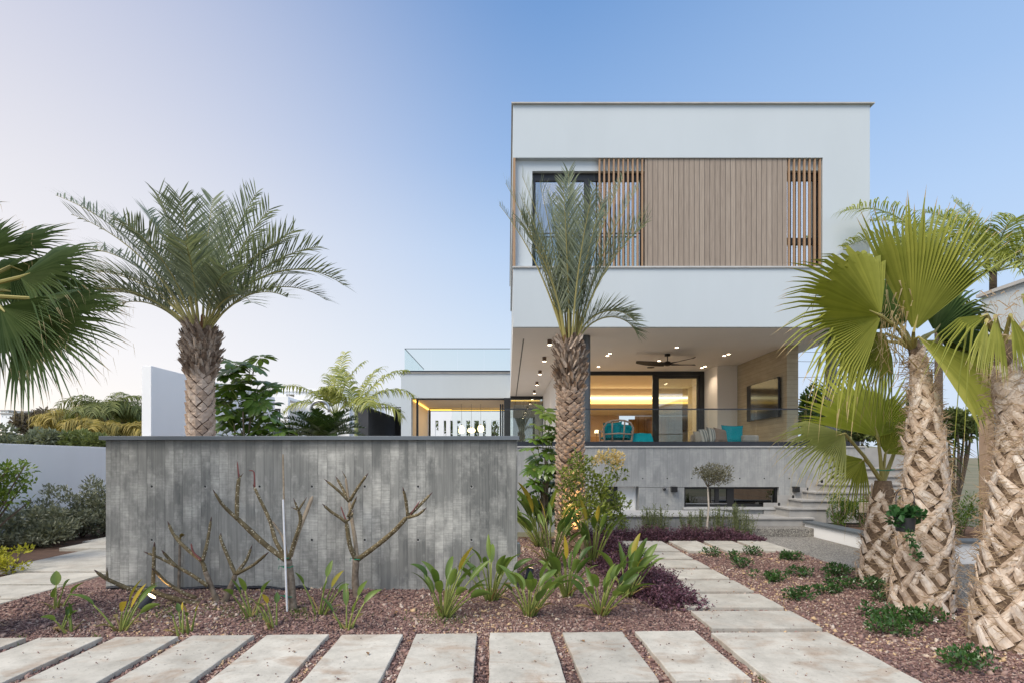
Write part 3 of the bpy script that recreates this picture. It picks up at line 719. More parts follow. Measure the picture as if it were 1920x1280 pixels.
# ------------------------------------------------------------ lamps and equipment of the house
def light(kind, loc, power, color, parent, rot=None, **kw):
    d = bpy.data.lights.new('lamp_light', kind); d.energy = power; d.color = color
    for k, v in kw.items(): setattr(d, k, v)
    o = bpy.data.objects.new('lamp_light', d); COL.objects.link(o)
    wl = Vector(loc) - (WORG.get(parent, Vector()) if parent else Vector())
    o.location = wl
    if rot: o.rotation_euler = rot
    if parent: adopt(o, parent)
    return o
WRM = (1.0, 0.70, 0.38)
light('AREA', (4.6, 18.6, 4.22), 125, WRM, house, None, shape='RECTANGLE', size=4.5, size_y=2.5)
light('AREA', (5.0, 23.0, 3.6), 100, (1.0, 0.62, 0.25), house, None, shape='RECTANGLE', size=5.0, size_y=2.5)
light('AREA', (-2.2, 25.6, 4.15), 60, (1.0, 0.80, 0.58), house, None, shape='RECTANGLE', size=3.4, size_y=3.6)
light('AREA', (1.6, 12.3, 7.8), 45, (1.0, 0.80, 0.60), house, None, shape='RECTANGLE', size=2.4, size_y=1.0)

FRM = simple('downlight_rim', (0.55, 0.50, 0.45), (0.5, 0.46, 0.42), 4, 0.5)
BRZ = simple('bronze_tube', (0.16, 0.10, 0.07), (0.12, 0.08, 0.055), 6, 0.45, 0.5, 0.3)
def zc_pt(px, py, z=ZC):
    Y = (z - EYE) * F / (HY - py); return ((px - VX) * Y / F, Y, z)
pend_names = ['nearest', 'second', 'third', 'fourth', 'fifth', 'sixth']
for k, (px, py) in enumerate(((1030.7, 636.7), (1020.7, 668.7), (1012.5, 694), (1006.7, 715), (1002, 731), (998, 743))):
    x, y, z = zc_pt(px, py)
    t = thing('ceiling_spot', '%s small bronze tube spotlight in the row along the left ceiling edge' % pend_names[k].capitalize(), 'ceiling light', (x, y, z), 'tube spotlights along the ceiling edge')
    mb = MB(); mb.lathe([(0.055, -0.12), (0.055, -0.001)], 18, (x, y, z)); mb.build('housing', BRZ, t)
    mb = MB(); mb.lathe([(0.048, -0.126), (0.048, -0.1205)], 18, (x, y, z)); mb.build('lens', BULB, t)
    light('SPOT', (x, y, z - .14), 18, (1.0, 0.80, 0.58), t, (0, 0, 0), spot_size=rad(100), spot_blend=.8, shadow_soft_size=.05)
dl = ['downlight of the pair left of the fan, nearer one', 'round downlight right above the ceiling fan', 'round downlight just left of the ceiling fan',
      'downlight nearest to the open glass door', 'downlight of the pair right of the fan, nearer to the facade', 'downlight nearest to the white wall corner', 'downlight of the left pair, farther one', 'downlight of the pair right of the fan, farther one', 'second downlight beside the white wall corner']
for k, (px, py) in enumerate(((1143.5, 662), (1269, 650.6), (1235.6, 675.6), (1122, 686.6), (1366, 663), (1322, 686), (1139, 666), (1358, 666), (1316, 688.5))):
    x, y, z = zc_pt(px, py)
    t = thing('downlight', 'Small lit ' + dl[k], 'downlight', (x, y, z), 'round downlights in the terrace ceiling')
    mb = MB(); mb.lathe([(0.058, -0.008), (0.058, -0.001)], 18, (x, y, z)); mb.build('rim', FRM, t)
    mb = MB(); mb.lathe([(0.042, -0.011), (0.042, -0.0085)], 18, (x, y, z)); mb.build('lens', BULB, t)
    light('SPOT', (x, y, z - .02), 26, (1.0, 0.80, 0.58), t, (0, 0, 0), spot_size=rad(120), spot_blend=.8, shadow_soft_size=.05)
x, y, z = zc_pt(1220, 688)
mb = MB(); mb.lathe([(0.11, -0.012), (0.11, -0.001)], 20, (x, y, z)); tag(mb.build('ceiling_speaker', BLACK), 'flat dark round speaker in the terrace ceiling below the fan', 'speaker')
# ceiling fan
fx, fy = xat(1251.5, 13.8), 13.8
fan = thing('ceiling_fan', 'black three blade ceiling fan hanging over the terrace', 'ceiling fan', (fx, fy, 4.02))
FB = simple('fan_black', (0.016, 0.012, 0.010), (0.028, 0.020, 0.016), 8, 0.5)
mb = MB(); mb.lathe([(0.03, 4.24), (0.075, 4.245), (0.07, 4.298)], 20, (fx, fy, 0)); mb.build('canopy', FB, fan, smooth=False)
mb = MB(); mb.lathe([(0.014, 4.10), (0.014, 4.245)], 12, (fx, fy, 0)); mb.build('rod', FB, fan)
mb = MB(); mb.lathe([(0.03, 3.985), (0.085, 4.0), (0.10, 4.04), (0.08, 4.09), (0.03, 4.11)], 24, (fx, fy, 0)); mb.build('motor', FB, fan, smooth=True)
for a in (12, 188 - 5, 295):
    ca, sa = math.cos(rad(a)), math.sin(rad(a)); mb = MB(); vs = []; fs = []
    n = 12
    for i in range(n+1):
        r = 0.08 + 0.80*i/n; w = 0.065 + 0.065*math.sin(math.pi*min(1, i/n*1.05)) ; w = w if i < n else 0.03
        sw = 0.10*(i/n)**2
        for s_ in (-1, 1):
            tt = s_*w + sw
            zz = 4.03 + s_*0.040*(1 - 0.5*i/n) + 0.03*(i/n)**2
            for dz in (0.006, -0.006): vs.append((fx + r*ca - tt*sa, fy + r*sa + tt*ca, zz + dz))
    for i in range(n):
        b0, b1 = 4*i, 4*i+4
        fs += [(b0, b0+2, b1+2, b1), (b0+1, b1+1, b1+3, b0+3), (b0, b1, b1+1, b0+1), (b0+2, b0+3, b1+3, b1+2)]
    fs += [(0, 1, 3, 2), (4*n, 4*n+2, 4*n+3, 4*n+1)]
    mb.add(vs, fs); mb.build('blade', FB, fan)
# television
tv = thing('television', 'large black wall mounted television on the board marked terrace wall', 'television', (6.83, 13.85, 2.55))
mb = MB(); mb.box(6.79, 6.84, 12.98, 14.70, 2.56, 3.565); mb.build('casing', BLACK, tv, bevel=.005)
SCR = newmat('tv_screen', 0.08, 0.6)[0]; SCR.node_tree.nodes['Principled BSDF'].inputs['Base Color'].default_value = (0.012, 0.012, 0.014, 1)
mb = MB(); mb.box(6.784, 6.789, 12.995, 14.685, 2.58, 3.55); mb.build('screen', SCR, tv)
mb = MB(); mb.box(6.841, 6.879, 13.5, 14.2, 2.9, 3.2); mb.build('bracket', BLACK, tv)
# wall lamps, camera
for px, l in ((1262, 'black cube wall lamp left of the basement window'), (1489, 'black cube wall lamp right of the basement window by the stairs')):
    p = at(px, 916, 11.0); t = thing('wall_lamp', l, 'wall lamp', (p.x, 10.93, p.z), 'black cube wall lamps on the concrete base')
    mb = MB(); mb.box(p.x-.058, p.x+.058, 10.88, 10.985, p.z-.058, p.z+.058); mb.build('housing', BLACK, t, bevel=.003)
    mb = MB(); mb.box(p.x-.03, p.x+.03, 10.986, 10.999, p.z-.03, p.z+.03); mb.build('wall_plate', BLACK, t)
p = at(1245, 916, 11.0)
t = thing('dome_camera', 'small round security camera beside the black wall lamp', 'camera', (p.x, 10.95, p.z))
mb = MB(); mb.ell((p.x, 10.965, p.z), .034, .034, .034); mb.build('lens_dome', BLACK, t, smooth=True)
mb = MB(); mb.tube([(p.x, 10.997, p.z+.02), (p.x, 10.95, p.z+.02)], .038, 16); mb.build('mount', CHROME, t, smooth=False)
# pendants in the wing
PY = 25.6
for px, py, prof, l in ((865.5, 804, [(0.05, .2), (.11, .12), (.155, -.03), (.16, -.12), (.10, -.2)], 'pear shaped glowing pendant lamp, leftmost of the three in the wing'),
                        (884, 806, [(0.05, .13), (.15, .09), (.21, .0), (.17, -.08), (.06, -.12)], 'wide flattened glowing pendant lamp between the other two in the wing'),
                        (901.5, 803, [(0.05, .19), (.13, .14), (.165, .0), (.13, -.13), (.05, -.17)], 'rounded glowing pendant lamp, rightmost of the three in the wing')):
    p = at(px, py, PY); t = thing('pendant_lamp', l[0].upper() + l[1:], 'pendant lamp', (p.x, p.y, p.z - .2), 'glowing pendant lamps in the wing')
    mb = MB(); mb.lathe(prof, 20, p); mb.build('lamp_shade', PENDL, t, smooth=True)
    mb = MB(); mb.tube([(p.x, p.y, p.z + prof[0][1]), (p.x, p.y, 4.239)], .006, 6); mb.build('cord', BLACK, t)
    mb = MB(); mb.lathe([(.03, prof[0][1]), (.03, prof[0][1] + .05)], 10, p); mb.build('socket', BRZ, t)

# ------------------------------------------------------------ terrace furniture
def cloth(name, c1, c2=None, stripes=None):
    m, nt, b = newmat(name, 0.9, 0.15)
    v = objc(nt)
    w = noise(nt, v, 7, 4); col = mixc(nt, w, c1, c2 or tuple(x*.75 for x in c1))
    if stripes:
        x = nd(nt, 'SeparateXYZ', {0: v}).outputs[0]
        s = math_(nt, 'FRACT', math_(nt, 'MULTIPLY', x, 16.0)); s = ramp(nt, s, [(0.45, 0.0), (0.5, 1.0)])
        col = mixc(nt, s, col, stripes)
    nt.links.new(col, b.inputs['Base Color']); bump(nt, b, noise(nt, v, 140, 3), 0.2, 0.003)
    return m
TEAL = cloth('teal_fabric', (0.008, 0.30, 0.34), (0.005, 0.20, 0.24)); BEIGE = cloth('beige_fabric', (0.40, 0.34, 0.27)); GREYF = cloth('grey_sofa_fabric', (0.33, 0.31, 0.28))
STRIPE = cloth('striped_fabric', (0.52, 0.47, 0.40), None, (0.20, 0.20, 0.18)); BRN = cloth('brown_fabric', (0.26, 0.18, 0.13))
ASH = simple('washed_wood', (0.33, 0.24, 0.19), (0.24, 0.17, 0.13), 12, 0.6)
def cushion(name, c, w, h, t, yaw, tilt, roll, mat, label):
    mb = MB(); n = 10; vs = []; fs = []
    for s_ in (-1, 1):
        for i in range(n+1):
            for j in range(n+1):
                u, v = i/n*2-1, j/n*2-1
                pinch = 1 - 0.10*(u*u*v*v) ; k = (1-u**4)*(1-v**4)
                bx = u*w/2*(1-0.07*(1-abs(u))*0 - 0.08*(1-v*v)*abs(u)); bz = v*h/2*(1-0.08*(1-u*u)*abs(v))
                vs.append((bx, s_*(t/2*k**0.6 + 0.004), bz))
    m_ = (n+1)**2
    for s_ in (0, 1):
        for i in range(n):
            for j in range(n):
                a = s_*m_ + i*(n+1)+j; q = (a, a+1, a+n+2, a+n+1); fs.append(q if s_ else q[::-1])
    rim = [i*(n+1) for i in range(n+1)] + [n*(n+1)+j for j in range(1, n+1)] + [i*(n+1)+n for i in range(n-1, -1, -1)] + [j for j in range(n-1, 0, -1)]
    for k in range(len(rim)): a, b_ = rim[k], rim[(k+1) % len(rim)]; fs.append((a, b_, b_+m_, a+m_))
    mb.add(vs, fs); o = mb.build(name, mat, local=True, smooth=True)
    o.location = c; o.rotation_euler = (tilt, roll, yaw)
    return tag(o, label, 'cushion')
ch = thing('armchair', 'washed wood armchair seen from behind with an open slatted back', 'armchair', (2.46, 12.3, ZF))
cx, cy = xat(1158, 12.3), 12.3
ch.location = (cx, cy, ZF); WORG[ch] = Vector((cx, cy, ZF))
def cp(x, y, z): return (cx + x, cy + y, ZF + z)
mb = MB()
mb.tube([cp(-.29, -.02, .05), cp(-.33, -.05, .38), cp(-.35, -.09, .62), cp(-.28, -.10, .74), cp(-.14, -.10, .79), cp(0, -.10, .80), cp(.14, -.10, .79), cp(.28, -.10, .74), cp(.35, -.09, .62), cp(.33, -.05, .38), cp(.29, -.02, .05)], .024, 8)
mb.build('back_frame', ASH, ch, smooth=True)
for x in (-.13, .13):
    mb = MB(); mb.tube([cp(x, -.03, .30), cp(x*1.15, -.10, .785)], .018, 8); mb.build('back_slat', ASH, ch, smooth=True)
mb = MB(); mb.tube([cp(-.33, -.08, .47), cp(0, -.11, .49), cp(.33, -.08, .47)], .018, 8); mb.build('cross_rail', ASH, ch, smooth=True)
mb = MB(); mb.box(cx-.33, cx+.33, cy-.02, cy+.60, ZF+.26, ZF+.33); mb.build('seat_frame', ASH, ch, bevel=.01)
for sx in (-1, 1):
    mb = MB(); mb.tube([cp(sx*.31, .56, .0), cp(sx*.32, .56, .56)], [.018, .024], 8); mb.build('leg', ASH, ch, smooth=True)
    mb = MB(); mb.tube([cp(sx*.30, -.02, .0), cp(sx*.30, -.02, .3)], [.018, .024], 8); mb.build('leg', ASH, ch, smooth=True)
    mb = MB(); mb.tube([cp(sx*.34, -.05, .52), cp(sx*.37, .25, .57), cp(sx*.34, .58, .56)], .024, 8); mb.build('armrest', ASH, ch, smooth=True)
cushion('cushion', (cx-.10, cy+.08, ZF+.55), .46, .44, .16, 0.05, rad(10), rad(-4), TEAL, 'teal back cushion standing in the left half of the washed wood armchair')
cushion('cushion', (cx+.17, cy+.12, ZF+.52), .40, .42, .16, -0.15, rad(10), rad(7), TEAL, 'teal cushion leaning in the right half of the washed wood armchair')
cushion('cushion', (cx, cy+.30, ZF+.40), .62, .60, .14, 0, rad(90), 0, TEAL, 'flat teal seat cushion lying on the washed wood armchair')
ot = thing('pouf', 'low seat draped in teal cloth to the right of the washed wood armchair', 'pouf', (xat(1198, 12.5), 12.5, ZF))
ox = xat(1198, 12.5); mb = MB(); mb.lathe([(.20, .0), (.23, .05), (.23, .33), (.19, .38)], 20, (ox, 12.55, ZF)); mb.build('seat_body', BEIGE, ot, smooth=True)
mb = MB(); vs = []; n = 14
for i in range(n+1):
    for j in range(9):
        u = i/n; v = j/8
        ww = .24 + .05*v; xx = ox + (u*2-1)*ww + .03*math.sin(v*3); zz = ZF + .50 - .42*v - .03*math.sin(u*9+v*2)*0.3; yy = 12.31 - .03*v - .015*math.sin(u*22)*v
        vs.append((xx, yy, zz))
fs = [(i*9+j, i*9+j+1, (i+1)*9+j+1, (i+1)*9+j) for i in range(n) for j in range(8)]
m0 = len(vs); vs += [(x_, y_ + .02, z_) for x_, y_, z_ in vs]; fs += [tuple(m0 + q for q in f[::-1]) for f in fs]
top = [(ox - .24, 12.31, ZF+.50), (ox + .24, 12.31, ZF+.50), (ox + .22, 12.75, ZF+.46), (ox - .22, 12.75, ZF+.46)]
mb.add(vs, fs); mb.add(top, [(0, 1, 2, 3)]); mb.build('throw', TEAL, ot, smooth=True)
so_ = thing('sofa', 'long grey outdoor sofa along the terrace glass with a row of cushions', 'sofa', (5.4, 13.0, ZF))
sx0, sx1 = xat(1300, 13), xat(1408, 13)
mb = MB(); mb.box(sx0, sx1, 12.55, 13.35, ZF + .12, ZF + .30); mb.build('seat', GREYF, so_, bevel=.03)
mb = MB(); mb.box(sx1 - .38, sx1, 12.56, 13.34, ZF + .301, ZF + .47); mb.build('armrest', GREYF, so_, bevel=.04)
mb = MB(); mb.box(sx0 + .02, sx1 - .40, 13.18, 13.34, ZF + .301, ZF + .52); mb.build('backrest', BEIGE, so_, bevel=.05)
for xx in (sx0 + .08, sx1 - .08):
    for yy in (12.65, 13.25): mb = MB(); mb.box(xx-.03, xx+.03, yy-.03, yy+.03, ZF, ZF + .12); mb.build('leg', ASH, so_)
mb = MB(); mb.tube([(sx1-.72, 13.05, ZF+.30), (sx1-.60, 13.10, ZF+.56), (sx1-.42, 13.10, ZF+.63), (sx1-.36, 13.05, ZF+.52), (sx1-.37, 13.0, ZF+.31)], .03, 8); mb.build('rattan_hoop', simple('rattan', (0.26, 0.17, 0.10), (0.18, 0.12, 0.07), 20, 0.7), so_, smooth=True)
for px, w, mat, yaw, l in ((1313, .36, BEIGE, .2, 'Small beige cushion at the left end of the terrace sofa'), (1324, .42, STRIPE, .35, 'striped cushion next to the beige one on the terrace sofa'), (1337, .44, STRIPE, .5, 'striped cushion leaning on the brown one on the terrace sofa'),
                     (1350, .42, BRN, .3, 'brown cushion between striped and teal ones on the terrace sofa'), (1372, .52, TEAL, -.15, 'big teal cushion at the right of the row on the terrace sofa')):
    p = xat(px, 12.85); cushion('cushion', (p, 12.80 + .02*rnd.random(), ZF + .30 + w*.37), w, w*.92, .17, yaw, rad(-14), rad(rnd.uniform(-8, 8)), mat, l)
sb = thing('sideboard', 'brown wooden sideboard at the left inside the living room', 'sideboard', (xat(1117, 21), 21, ZF))
mb = MB(); mb.box(xat(1085, 21), xat(1131, 21), 20.9, 21.4, ZF + .1, ZF + .80); mb.build('cabinet', OAK, sb, bevel=.01)
for xx in (xat(1090, 21), xat(1126, 21)): mb = MB(); mb.box(xx-.03, xx+.03, 21.0, 21.3, ZF, ZF+.1); mb.build('leg', BLACK, sb)
lx = xat(1119.5, 21); tl = thing('table_lamp', 'small warm glowing lamp standing on the brown sideboard', 'lamp', (lx, 21.1, ZF + .8))
mb = MB(); mb.lathe([(.05, .8), (.02, .83), (.02, .95)], 12, (lx, 21.1, ZF)); mb.build('base', BRZ, tl); mb = MB(); mb.lathe([(.10, .95), (.07, 1.07)], 14, (lx, 21.1, ZF)); mb.build('lamp_shade', PENDL, tl)
# shower pipe behind the garden wall
p0 = at(583, 815, 12.0)
pts = [(p0.x, 12, 0.0), (p0.x, 12, zat(766, 12))] + [(p0.x + .21 - .21*math.cos(rad(a)), 12, zat(766, 12) + .19*math.sin(rad(a))) for a in range(15, 181, 15)] + [(p0.x + .42, 12, zat(772, 12))]
mb = MB(); mb.tube(pts, .033, 12); tag(mb.build('shower_pipe', CHROME, smooth=True), 'polished steel gooseneck shower pipe in front of the pool palms', 'shower')

# ------------------------------------------------------------ garden lights and hoses
BODY = simple('dark_spot_metal', (0.045, 0.05, 0.062), (0.03, 0.034, 0.045), 12, 0.5)
def ground_spot(p, tgt, label, power, on=True):
    p = Vector(p); d = (Vector(tgt) - p).normalized()
    t = thing('garden_spotlight', label, 'spotlight', p, 'garden spotlights in the gravel')
    c = p + Vector((0, 0, .10)); mb = MB(); mb.tube([c - d*.055, c + d*.06], .043, 18); mb.tube([c + d*.0601, c + d*.075], .046, 18); mb.build('lamp_head', BODY, t)
    mb = MB(); mb.tube([c + d*.0752, c + d*.078], .040, 18); mb.build('lens', emis('spot_lens', (1.0, 0.72, 0.38), 9.0), t)
    mb = MB(); mb.tube([p - Vector((0, 0, .03)), c - d*.03], .010, 8); mb.build('ground_spike', BODY, t)
    light('SPOT', c + d*.09, power, (1.0, 0.60, 0.24), t, d.to_track_quat('-Z', 'Y').to_euler(), spot_size=rad(62), spot_blend=.6, shadow_soft_size=.03)
g = gnd(273, 1148, .02); ground_spot((g.x, g.y, .02), (g.x + .55, g.y + .25, .75), 'lit dark garden spotlight under the sprawling frangipani', 6)
mb = MB()
HOSE = simple('black_hose', (0.012, 0.014, 0.022), (0.02, 0.022, 0.03), 20, 0.45)
for k, (a, b_, yy, zz) in enumerate(((-4.44, -2.3, 5.725, .075), (-3.2, -2.1, 5.69, .085))):
    pts = [(a + (b_-a)*i/40, yy + .012*math.sin(i*.6+k), zz + .012*math.sin(i*.35+k*2) - (.05*max(0, (i-34)/6))) for i in range(41)]
    mb = MB(); mb.tube(pts, [.016 + .003*(i % 2) for i in range(41)], 8)
    tag(mb.build('irrigation_hose', HOSE), ['long black corrugated hose lying along the foot of the garden wall', 'shorter black hose lying in front of the long one by the garden wall'][k], 'hose')
# overhead cables at the right
for k, (za, zb_) in enumerate(((7.75, 7.95), (7.2, 7.5), (6.2, 7.6))):
    n = 14; pts = [(15 + 22*i/n, 30 - 4*i/n, za + (zb_-za)*i/n - 0.5*math.sin(math.pi*i/n)) for i in range(n+1)]
    mb = MB(); mb.tube(pts, .012, 5); tag(mb.build('overhead_cable', BLACK), ['topmost thin overhead cable in the sky right of the terrace', 'middle thin overhead cable right of the terrace', 'lowest slanting overhead cable right of the terrace'][k], 'cable', 'overhead cables')
# small plaque in the white planter
PLQ = simple('plaque_stone', (0.46, 0.40, 0.30), (0.40, 0.34, 0.25), 6, 0.7)
pq = thing('plaque', 'small tan blank plaque on a stake behind the small fan palm trunk', 'plaque', (xat(1650, 7.8), 7.8, .2))
mb = MB(); mb.box(xat(1613, 7.8), xat(1692, 7.8), 7.78, 7.83, zat(960, 7.8), zat(941, 7.8)); mb.build('plate', PLQ, pq, bevel=.006)
mb = MB(); mb.box(xat(1650, 7.8)-.02, xat(1650, 7.8)+.02, 7.831, 7.86, .1, zat(945, 7.8)); mb.build('stake', PLQ, pq)
# neighbouring buildings at the left and far houses
nbh = thing('neighbour_house', 'white flat roofed neighbour house behind the umbrella plant', 'house', (xat(560, 30), 30, 0))
mb = MB(); mb.wall(xat(520, 30), xat(655, 30), -.1, zat(733, 30), 30, 30.25, [(xat(536, 30), xat(552, 30), zat(755, 30), zat(738, 30))]); mb.box(xat(655, 30), xat(655, 30)+.3, 30.251, 38, -.1, zat(733, 30)); mb.build('wall', WHITE2, nbh)
mb = MB(); mb.box(xat(519, 30)-.1, xat(656, 30)+.1, 29.9, 38, zat(733, 30)+.002, zat(728, 30)); mb.build('roof', WHITE2, nbh)
mb = MB(); mb.wall(xat(430, 28), xat(540, 28), -.1, zat(742, 28), 28, 28.25, [(xat(511, 28), xat(526, 28), zat(788, 28), zat(765, 28))]); mb.box(xat(430, 28), xat(540, 28), 28.26, 29.8, zat(748, 28), zat(743, 28)); mb.build('wall', WHITE2, nbh)
fr_ = window('window', xat(511, 28)+.01, xat(526, 28)-.01, zat(788, 28)+.01, zat(765, 28)-.01, 28.02, .09, [(xat(518, 28), xat(519.5, 28))], GLASS_WIN, nbh)
# ------------------------------------------------------------ plant builders
UP = Vector((0, 0, 1))
def frond(mb, base, az, el, L, bend, n=44, ll=0.42, lw=0.022, vee=28, fwd=48, droop=0.06, stalk=0.18, stem_r=0.016, r=rnd, ms=0, ml=1, twist=0.0, taper=0.55):
    """feather leaf: arching midrib with two rows of leaflets; az/el in degrees"""
    a = rad(az); h = Vector((math.cos(a), math.sin(a), 0)); side0 = Vector((-math.sin(a), math.cos(a), 0))
    N = 18; pts = [Vector(base)]; tans = []
    wob = r.uniform(-6, 6)
    for i in range(N):
        t = i/(N-1); e = rad(el - bend*t**1.4); hh = Matrix.Rotation(rad(wob*t), 3, 'Z') @ h
        d = hh*math.cos(e) + UP*math.sin(e); tans.append(d); pts.append(pts[-1] + d*(L/N))
    tans.append(tans[-1])
    mb.tube(pts, [stem_r*(1-0.85*i/N) for i in range(N+1)], 5, r.uniform(.5, .9), ms, cap=False)
    for k in range(n):
        t = stalk + (1-stalk)*(k+.5)/n; f = t*N; i = min(int(f), N-1); u = f - i
        p = pts[i].lerp(pts[i+1], u); d = tans[i]
        sd_ = side0.copy(); nrm = sd_.cross(d); nrm = nrm if nrm.z > 0 else -nrm; nrm.normalize()
        if twist:
            q = Matrix.Rotation(twist, 3, d); sd_ = q @ sd_; nrm = q @ nrm
        prof = math.sin(math.pi*min(1, (0.12 + 0.88*(t-stalk)/(1-stalk))**0.75 * 0.93)) if True else 1
        lk = ll*(taper + (1-taper)*prof)*(1.0 if t < .9 else .8) * r.uniform(.88, 1.1)
        for s_ in (-1, 1):
            fa = rad(fwd + r.uniform(-9, 9) - 22*t*0); ve = rad(vee + r.uniform(-12, 12))
            out = (sd_*s_*math.cos(ve) + nrm*math.sin(ve))
            ld = (d*math.cos(fa) + out*math.sin(fa)).normalized()
            wv = ld.cross(nrm).normalized()*lw*r.uniform(.8, 1.15)
            q1 = p + ld*lk*.35; q2 = p + ld*lk*.7 - UP*droop*lk*.35; q3 = p + ld*lk - UP*droop*lk*1.3
            vs = [p - wv*.3, p + wv*.3, q1 - wv*.5, q1 + wv*.5, q2 - wv*.38, q2 + wv*.38, q3]
            mb.add(vs, [(0, 1, 3, 2), (2, 3, 5, 4), (4, 5, 6)], r.random(), ml)
    return pts

def fan_leaf(mb, hub, A, Nn, R, spread=80, nseg=34, split=.55, droop=.25, cup=0.10, r=rnd, stalk_from=None, stalk_r=.016, m_leaf=0, m_tip=1, m_stalk=2, fold=.034, tone=.5, rag=1.0):
    A = Vector(A).normalized(); Nn = Vector(Nn); Nn = (Nn - A*Nn.dot(A)).normalized(); B = Nn.cross(A).normalized(); hub = Vector(hub)
    dth = rad(2*spread)/nseg
    def P(th, rr, off=0.0, dz=0.0):
        return hub + (A*math.cos(th) + B*math.sin(th))*rr*R - Nn*cup*R*rr*rr*0.8 + Nn*off - UP*dz
    for k in range(nseg):
        th = -rad(spread) + (k+.5)*dth; c_ = min(1, max(0, tone + r.uniform(-.22, .22)))
        rl = r.uniform(.86, 1.04) * (0.66 + 0.34*math.cos(th*0.95)); dr = droop*r.uniform(.5, 1.5)*(1 + 0.8*abs(th)/rad(spread)); sp = split*r.uniform(.92, 1.08)
        bent = r.random() < 0.10*rag
        rows = [.03, sp*.55, sp]
        vs = []
        for q in rows:
            off = fold*q*R
            vs += [P(th - dth/2, q, -off), P(th, q, off), P(th + dth/2, q, -off)]
        fs = [(0, 1, 4, 3), (1, 2, 5, 4), (3, 4, 7, 6), (4, 5, 8, 7)]
        mb.add(vs, fs, c_, m_leaf)
        tips = [sp, sp + (rl-sp)*.45, sp + (rl-sp)*.8, rl]; vs = []
        sw = r.uniform(-.03, .03)
        for i, q in enumerate(tips):
            u = (q - sp)/(rl - sp); w = dth/2*sp*(1-u)**.8*1.0
            dz = dr*R*(u**1.8)*(1-sp) * (2.6 if bent else 1)
            qq = q if not bent else sp + (q-sp)*.55
            thq = w/max(q, .01)
            tt = th + sw*u
            vs += [P(tt - thq, qq, -fold*sp*R*(1-u), dz), P(tt, qq, fold*sp*R*(1-u), dz), P(tt + thq, qq, -fold*sp*R*(1-u), dz)]
        mb.add(vs, [(0, 1, 4, 3), (1, 2, 5, 4), (3, 4, 7, 6), (4, 5, 8, 7)], c_, m_leaf)
        mb.add([vs[6], vs[7], vs[8], vs[10]], [(0, 1, 3), (1, 2, 3)], c_, m_tip)
        if r.random() < .30*rag:                  # hanging thread
            p = vs[10]; q = p + Vector((r.uniform(-.03, .03), r.uniform(-.03, .03), -r.uniform(.05, .16)))*R
            mb.add([p, p + B*.004, q], [(0, 1, 2)], .6, m_tip)
    if stalk_from is not None:
        s0 = Vector(stalk_from); mid = (s0 + hub)/2 + UP*.04*R
        mb.tube([s0, mid, hub, hub + A*.12*R], [stalk_r*1.6, stalk_r*1.1, stalk_r*.9, stalk_r*.3], 6, .6, m_stalk)

def cloud(mb, clusters, n, L, Wd, r=rnd, up=.35, shell=.55, m=0, outward=.6, droop=0.0, tone=.5):
    """leaves spread through ellipsoids (cx,cy,cz,rx,ry,rz)"""
    wts = [c[3]*c[4]*c[5] for c in clusters]; tot = sum(wts)
    for c, w in zip(clusters, wts):
        ct = r.uniform(-.2, .2)
        for _ in range(max(4, int(n*w/tot))):
            while True:
                d = Vector((r.uniform(-1, 1), r.uniform(-1, 1), r.uniform(-1, 1)))
                if 0.05 < d.length < 1: break
            d.normalize(); q = shell + (1-shell)*r.random() if r.random() < .75 else r.random()
            p = Vector((c[0] + d.x*c[3]*q, c[1] + d.y*c[4]*q, c[2] + d.z*c[5]*q))
            ld = (d*outward + UP*(up - droop) + Vector((r.uniform(-1, 1), r.uniform(-1, 1), r.uniform(-1, 1)))*.7).normalized()
            sd_ = ld.cross(Vector((r.uniform(-1, 1), r.uniform(-1, 1), r.uniform(.2, 1)))).normalized()
            nn = sd_.cross(ld)
            l = L*r.uniform(.6, 1.25); w_ = Wd*r.uniform(.7, 1.2)
            mid = p + ld*l*.5
            mb.add([p, mid + sd_*w_*.5 + nn*w_*.18, p + ld*l - nn*l*.08, mid - sd_*w_*.5 + nn*w_*.18], [(0, 1, 2), (0, 2, 3)], min(1, max(0, tone + ct + r.uniform(-.3, .3))), m)
def paddle(mb, base, tipdir, stalk, L, Wd, r, m_s=0, m_l=1, bendout=.25, roll=0.0, tone=.5, lean=None):
    """bird of paradise leaf: stalk and a paddle blade"""
    d0 = Vector(tipdir).normalized(); base = Vector(base)
    hd = Vector((d0.x, d0.y, 0)); hd = hd.normalized() if hd.length > 1e-4 else Vector((1, 0, 0))
    pts = [base]; N = 6; d = (UP*.75 + d0).normalized()
    for i in range(N):
        d = (d + d0*.16 + hd*.05).normalized(); pts.append(pts[-1] + d*stalk/N)
    mb.tube(pts, [.011 - .0055*i/N for i in range(N+1)], 6, tone, m_s)
    sd_ = d.cross(UP); sd_ = sd_.normalized() if sd_.length > .05 else Vector((1, 0, 0))
    sd_ = Matrix.Rotation(roll, 3, d) @ sd_
    nn = sd_.cross(d).normalized(); M_ = 9; row = []; p = pts[-1]; vs = []
    for i in range(M_+1):
        t = i/M_; w = Wd*.5*(math.sin(math.pi*(t*.93+.035)**.80))**.85 if i < M_ else .001
        dd = (d + hd*bendout*t - UP*bendout*.8*t*t).normalized()
        vs += [p - sd_*w + nn*w*.35, p - sd_*w*.5 + nn*w*.08, p.copy(), p + sd_*w*.5 + nn*w*.08, p + sd_*w + nn*w*.35]
        p = p + dd*L/M_
    fs = []
    for i in range(M_):
        for j in range(4): fs.append((i*5+j, i*5+j+1, i*5+j+6, i*5+j+5))
    mb.add(vs, fs, tone, m_l)
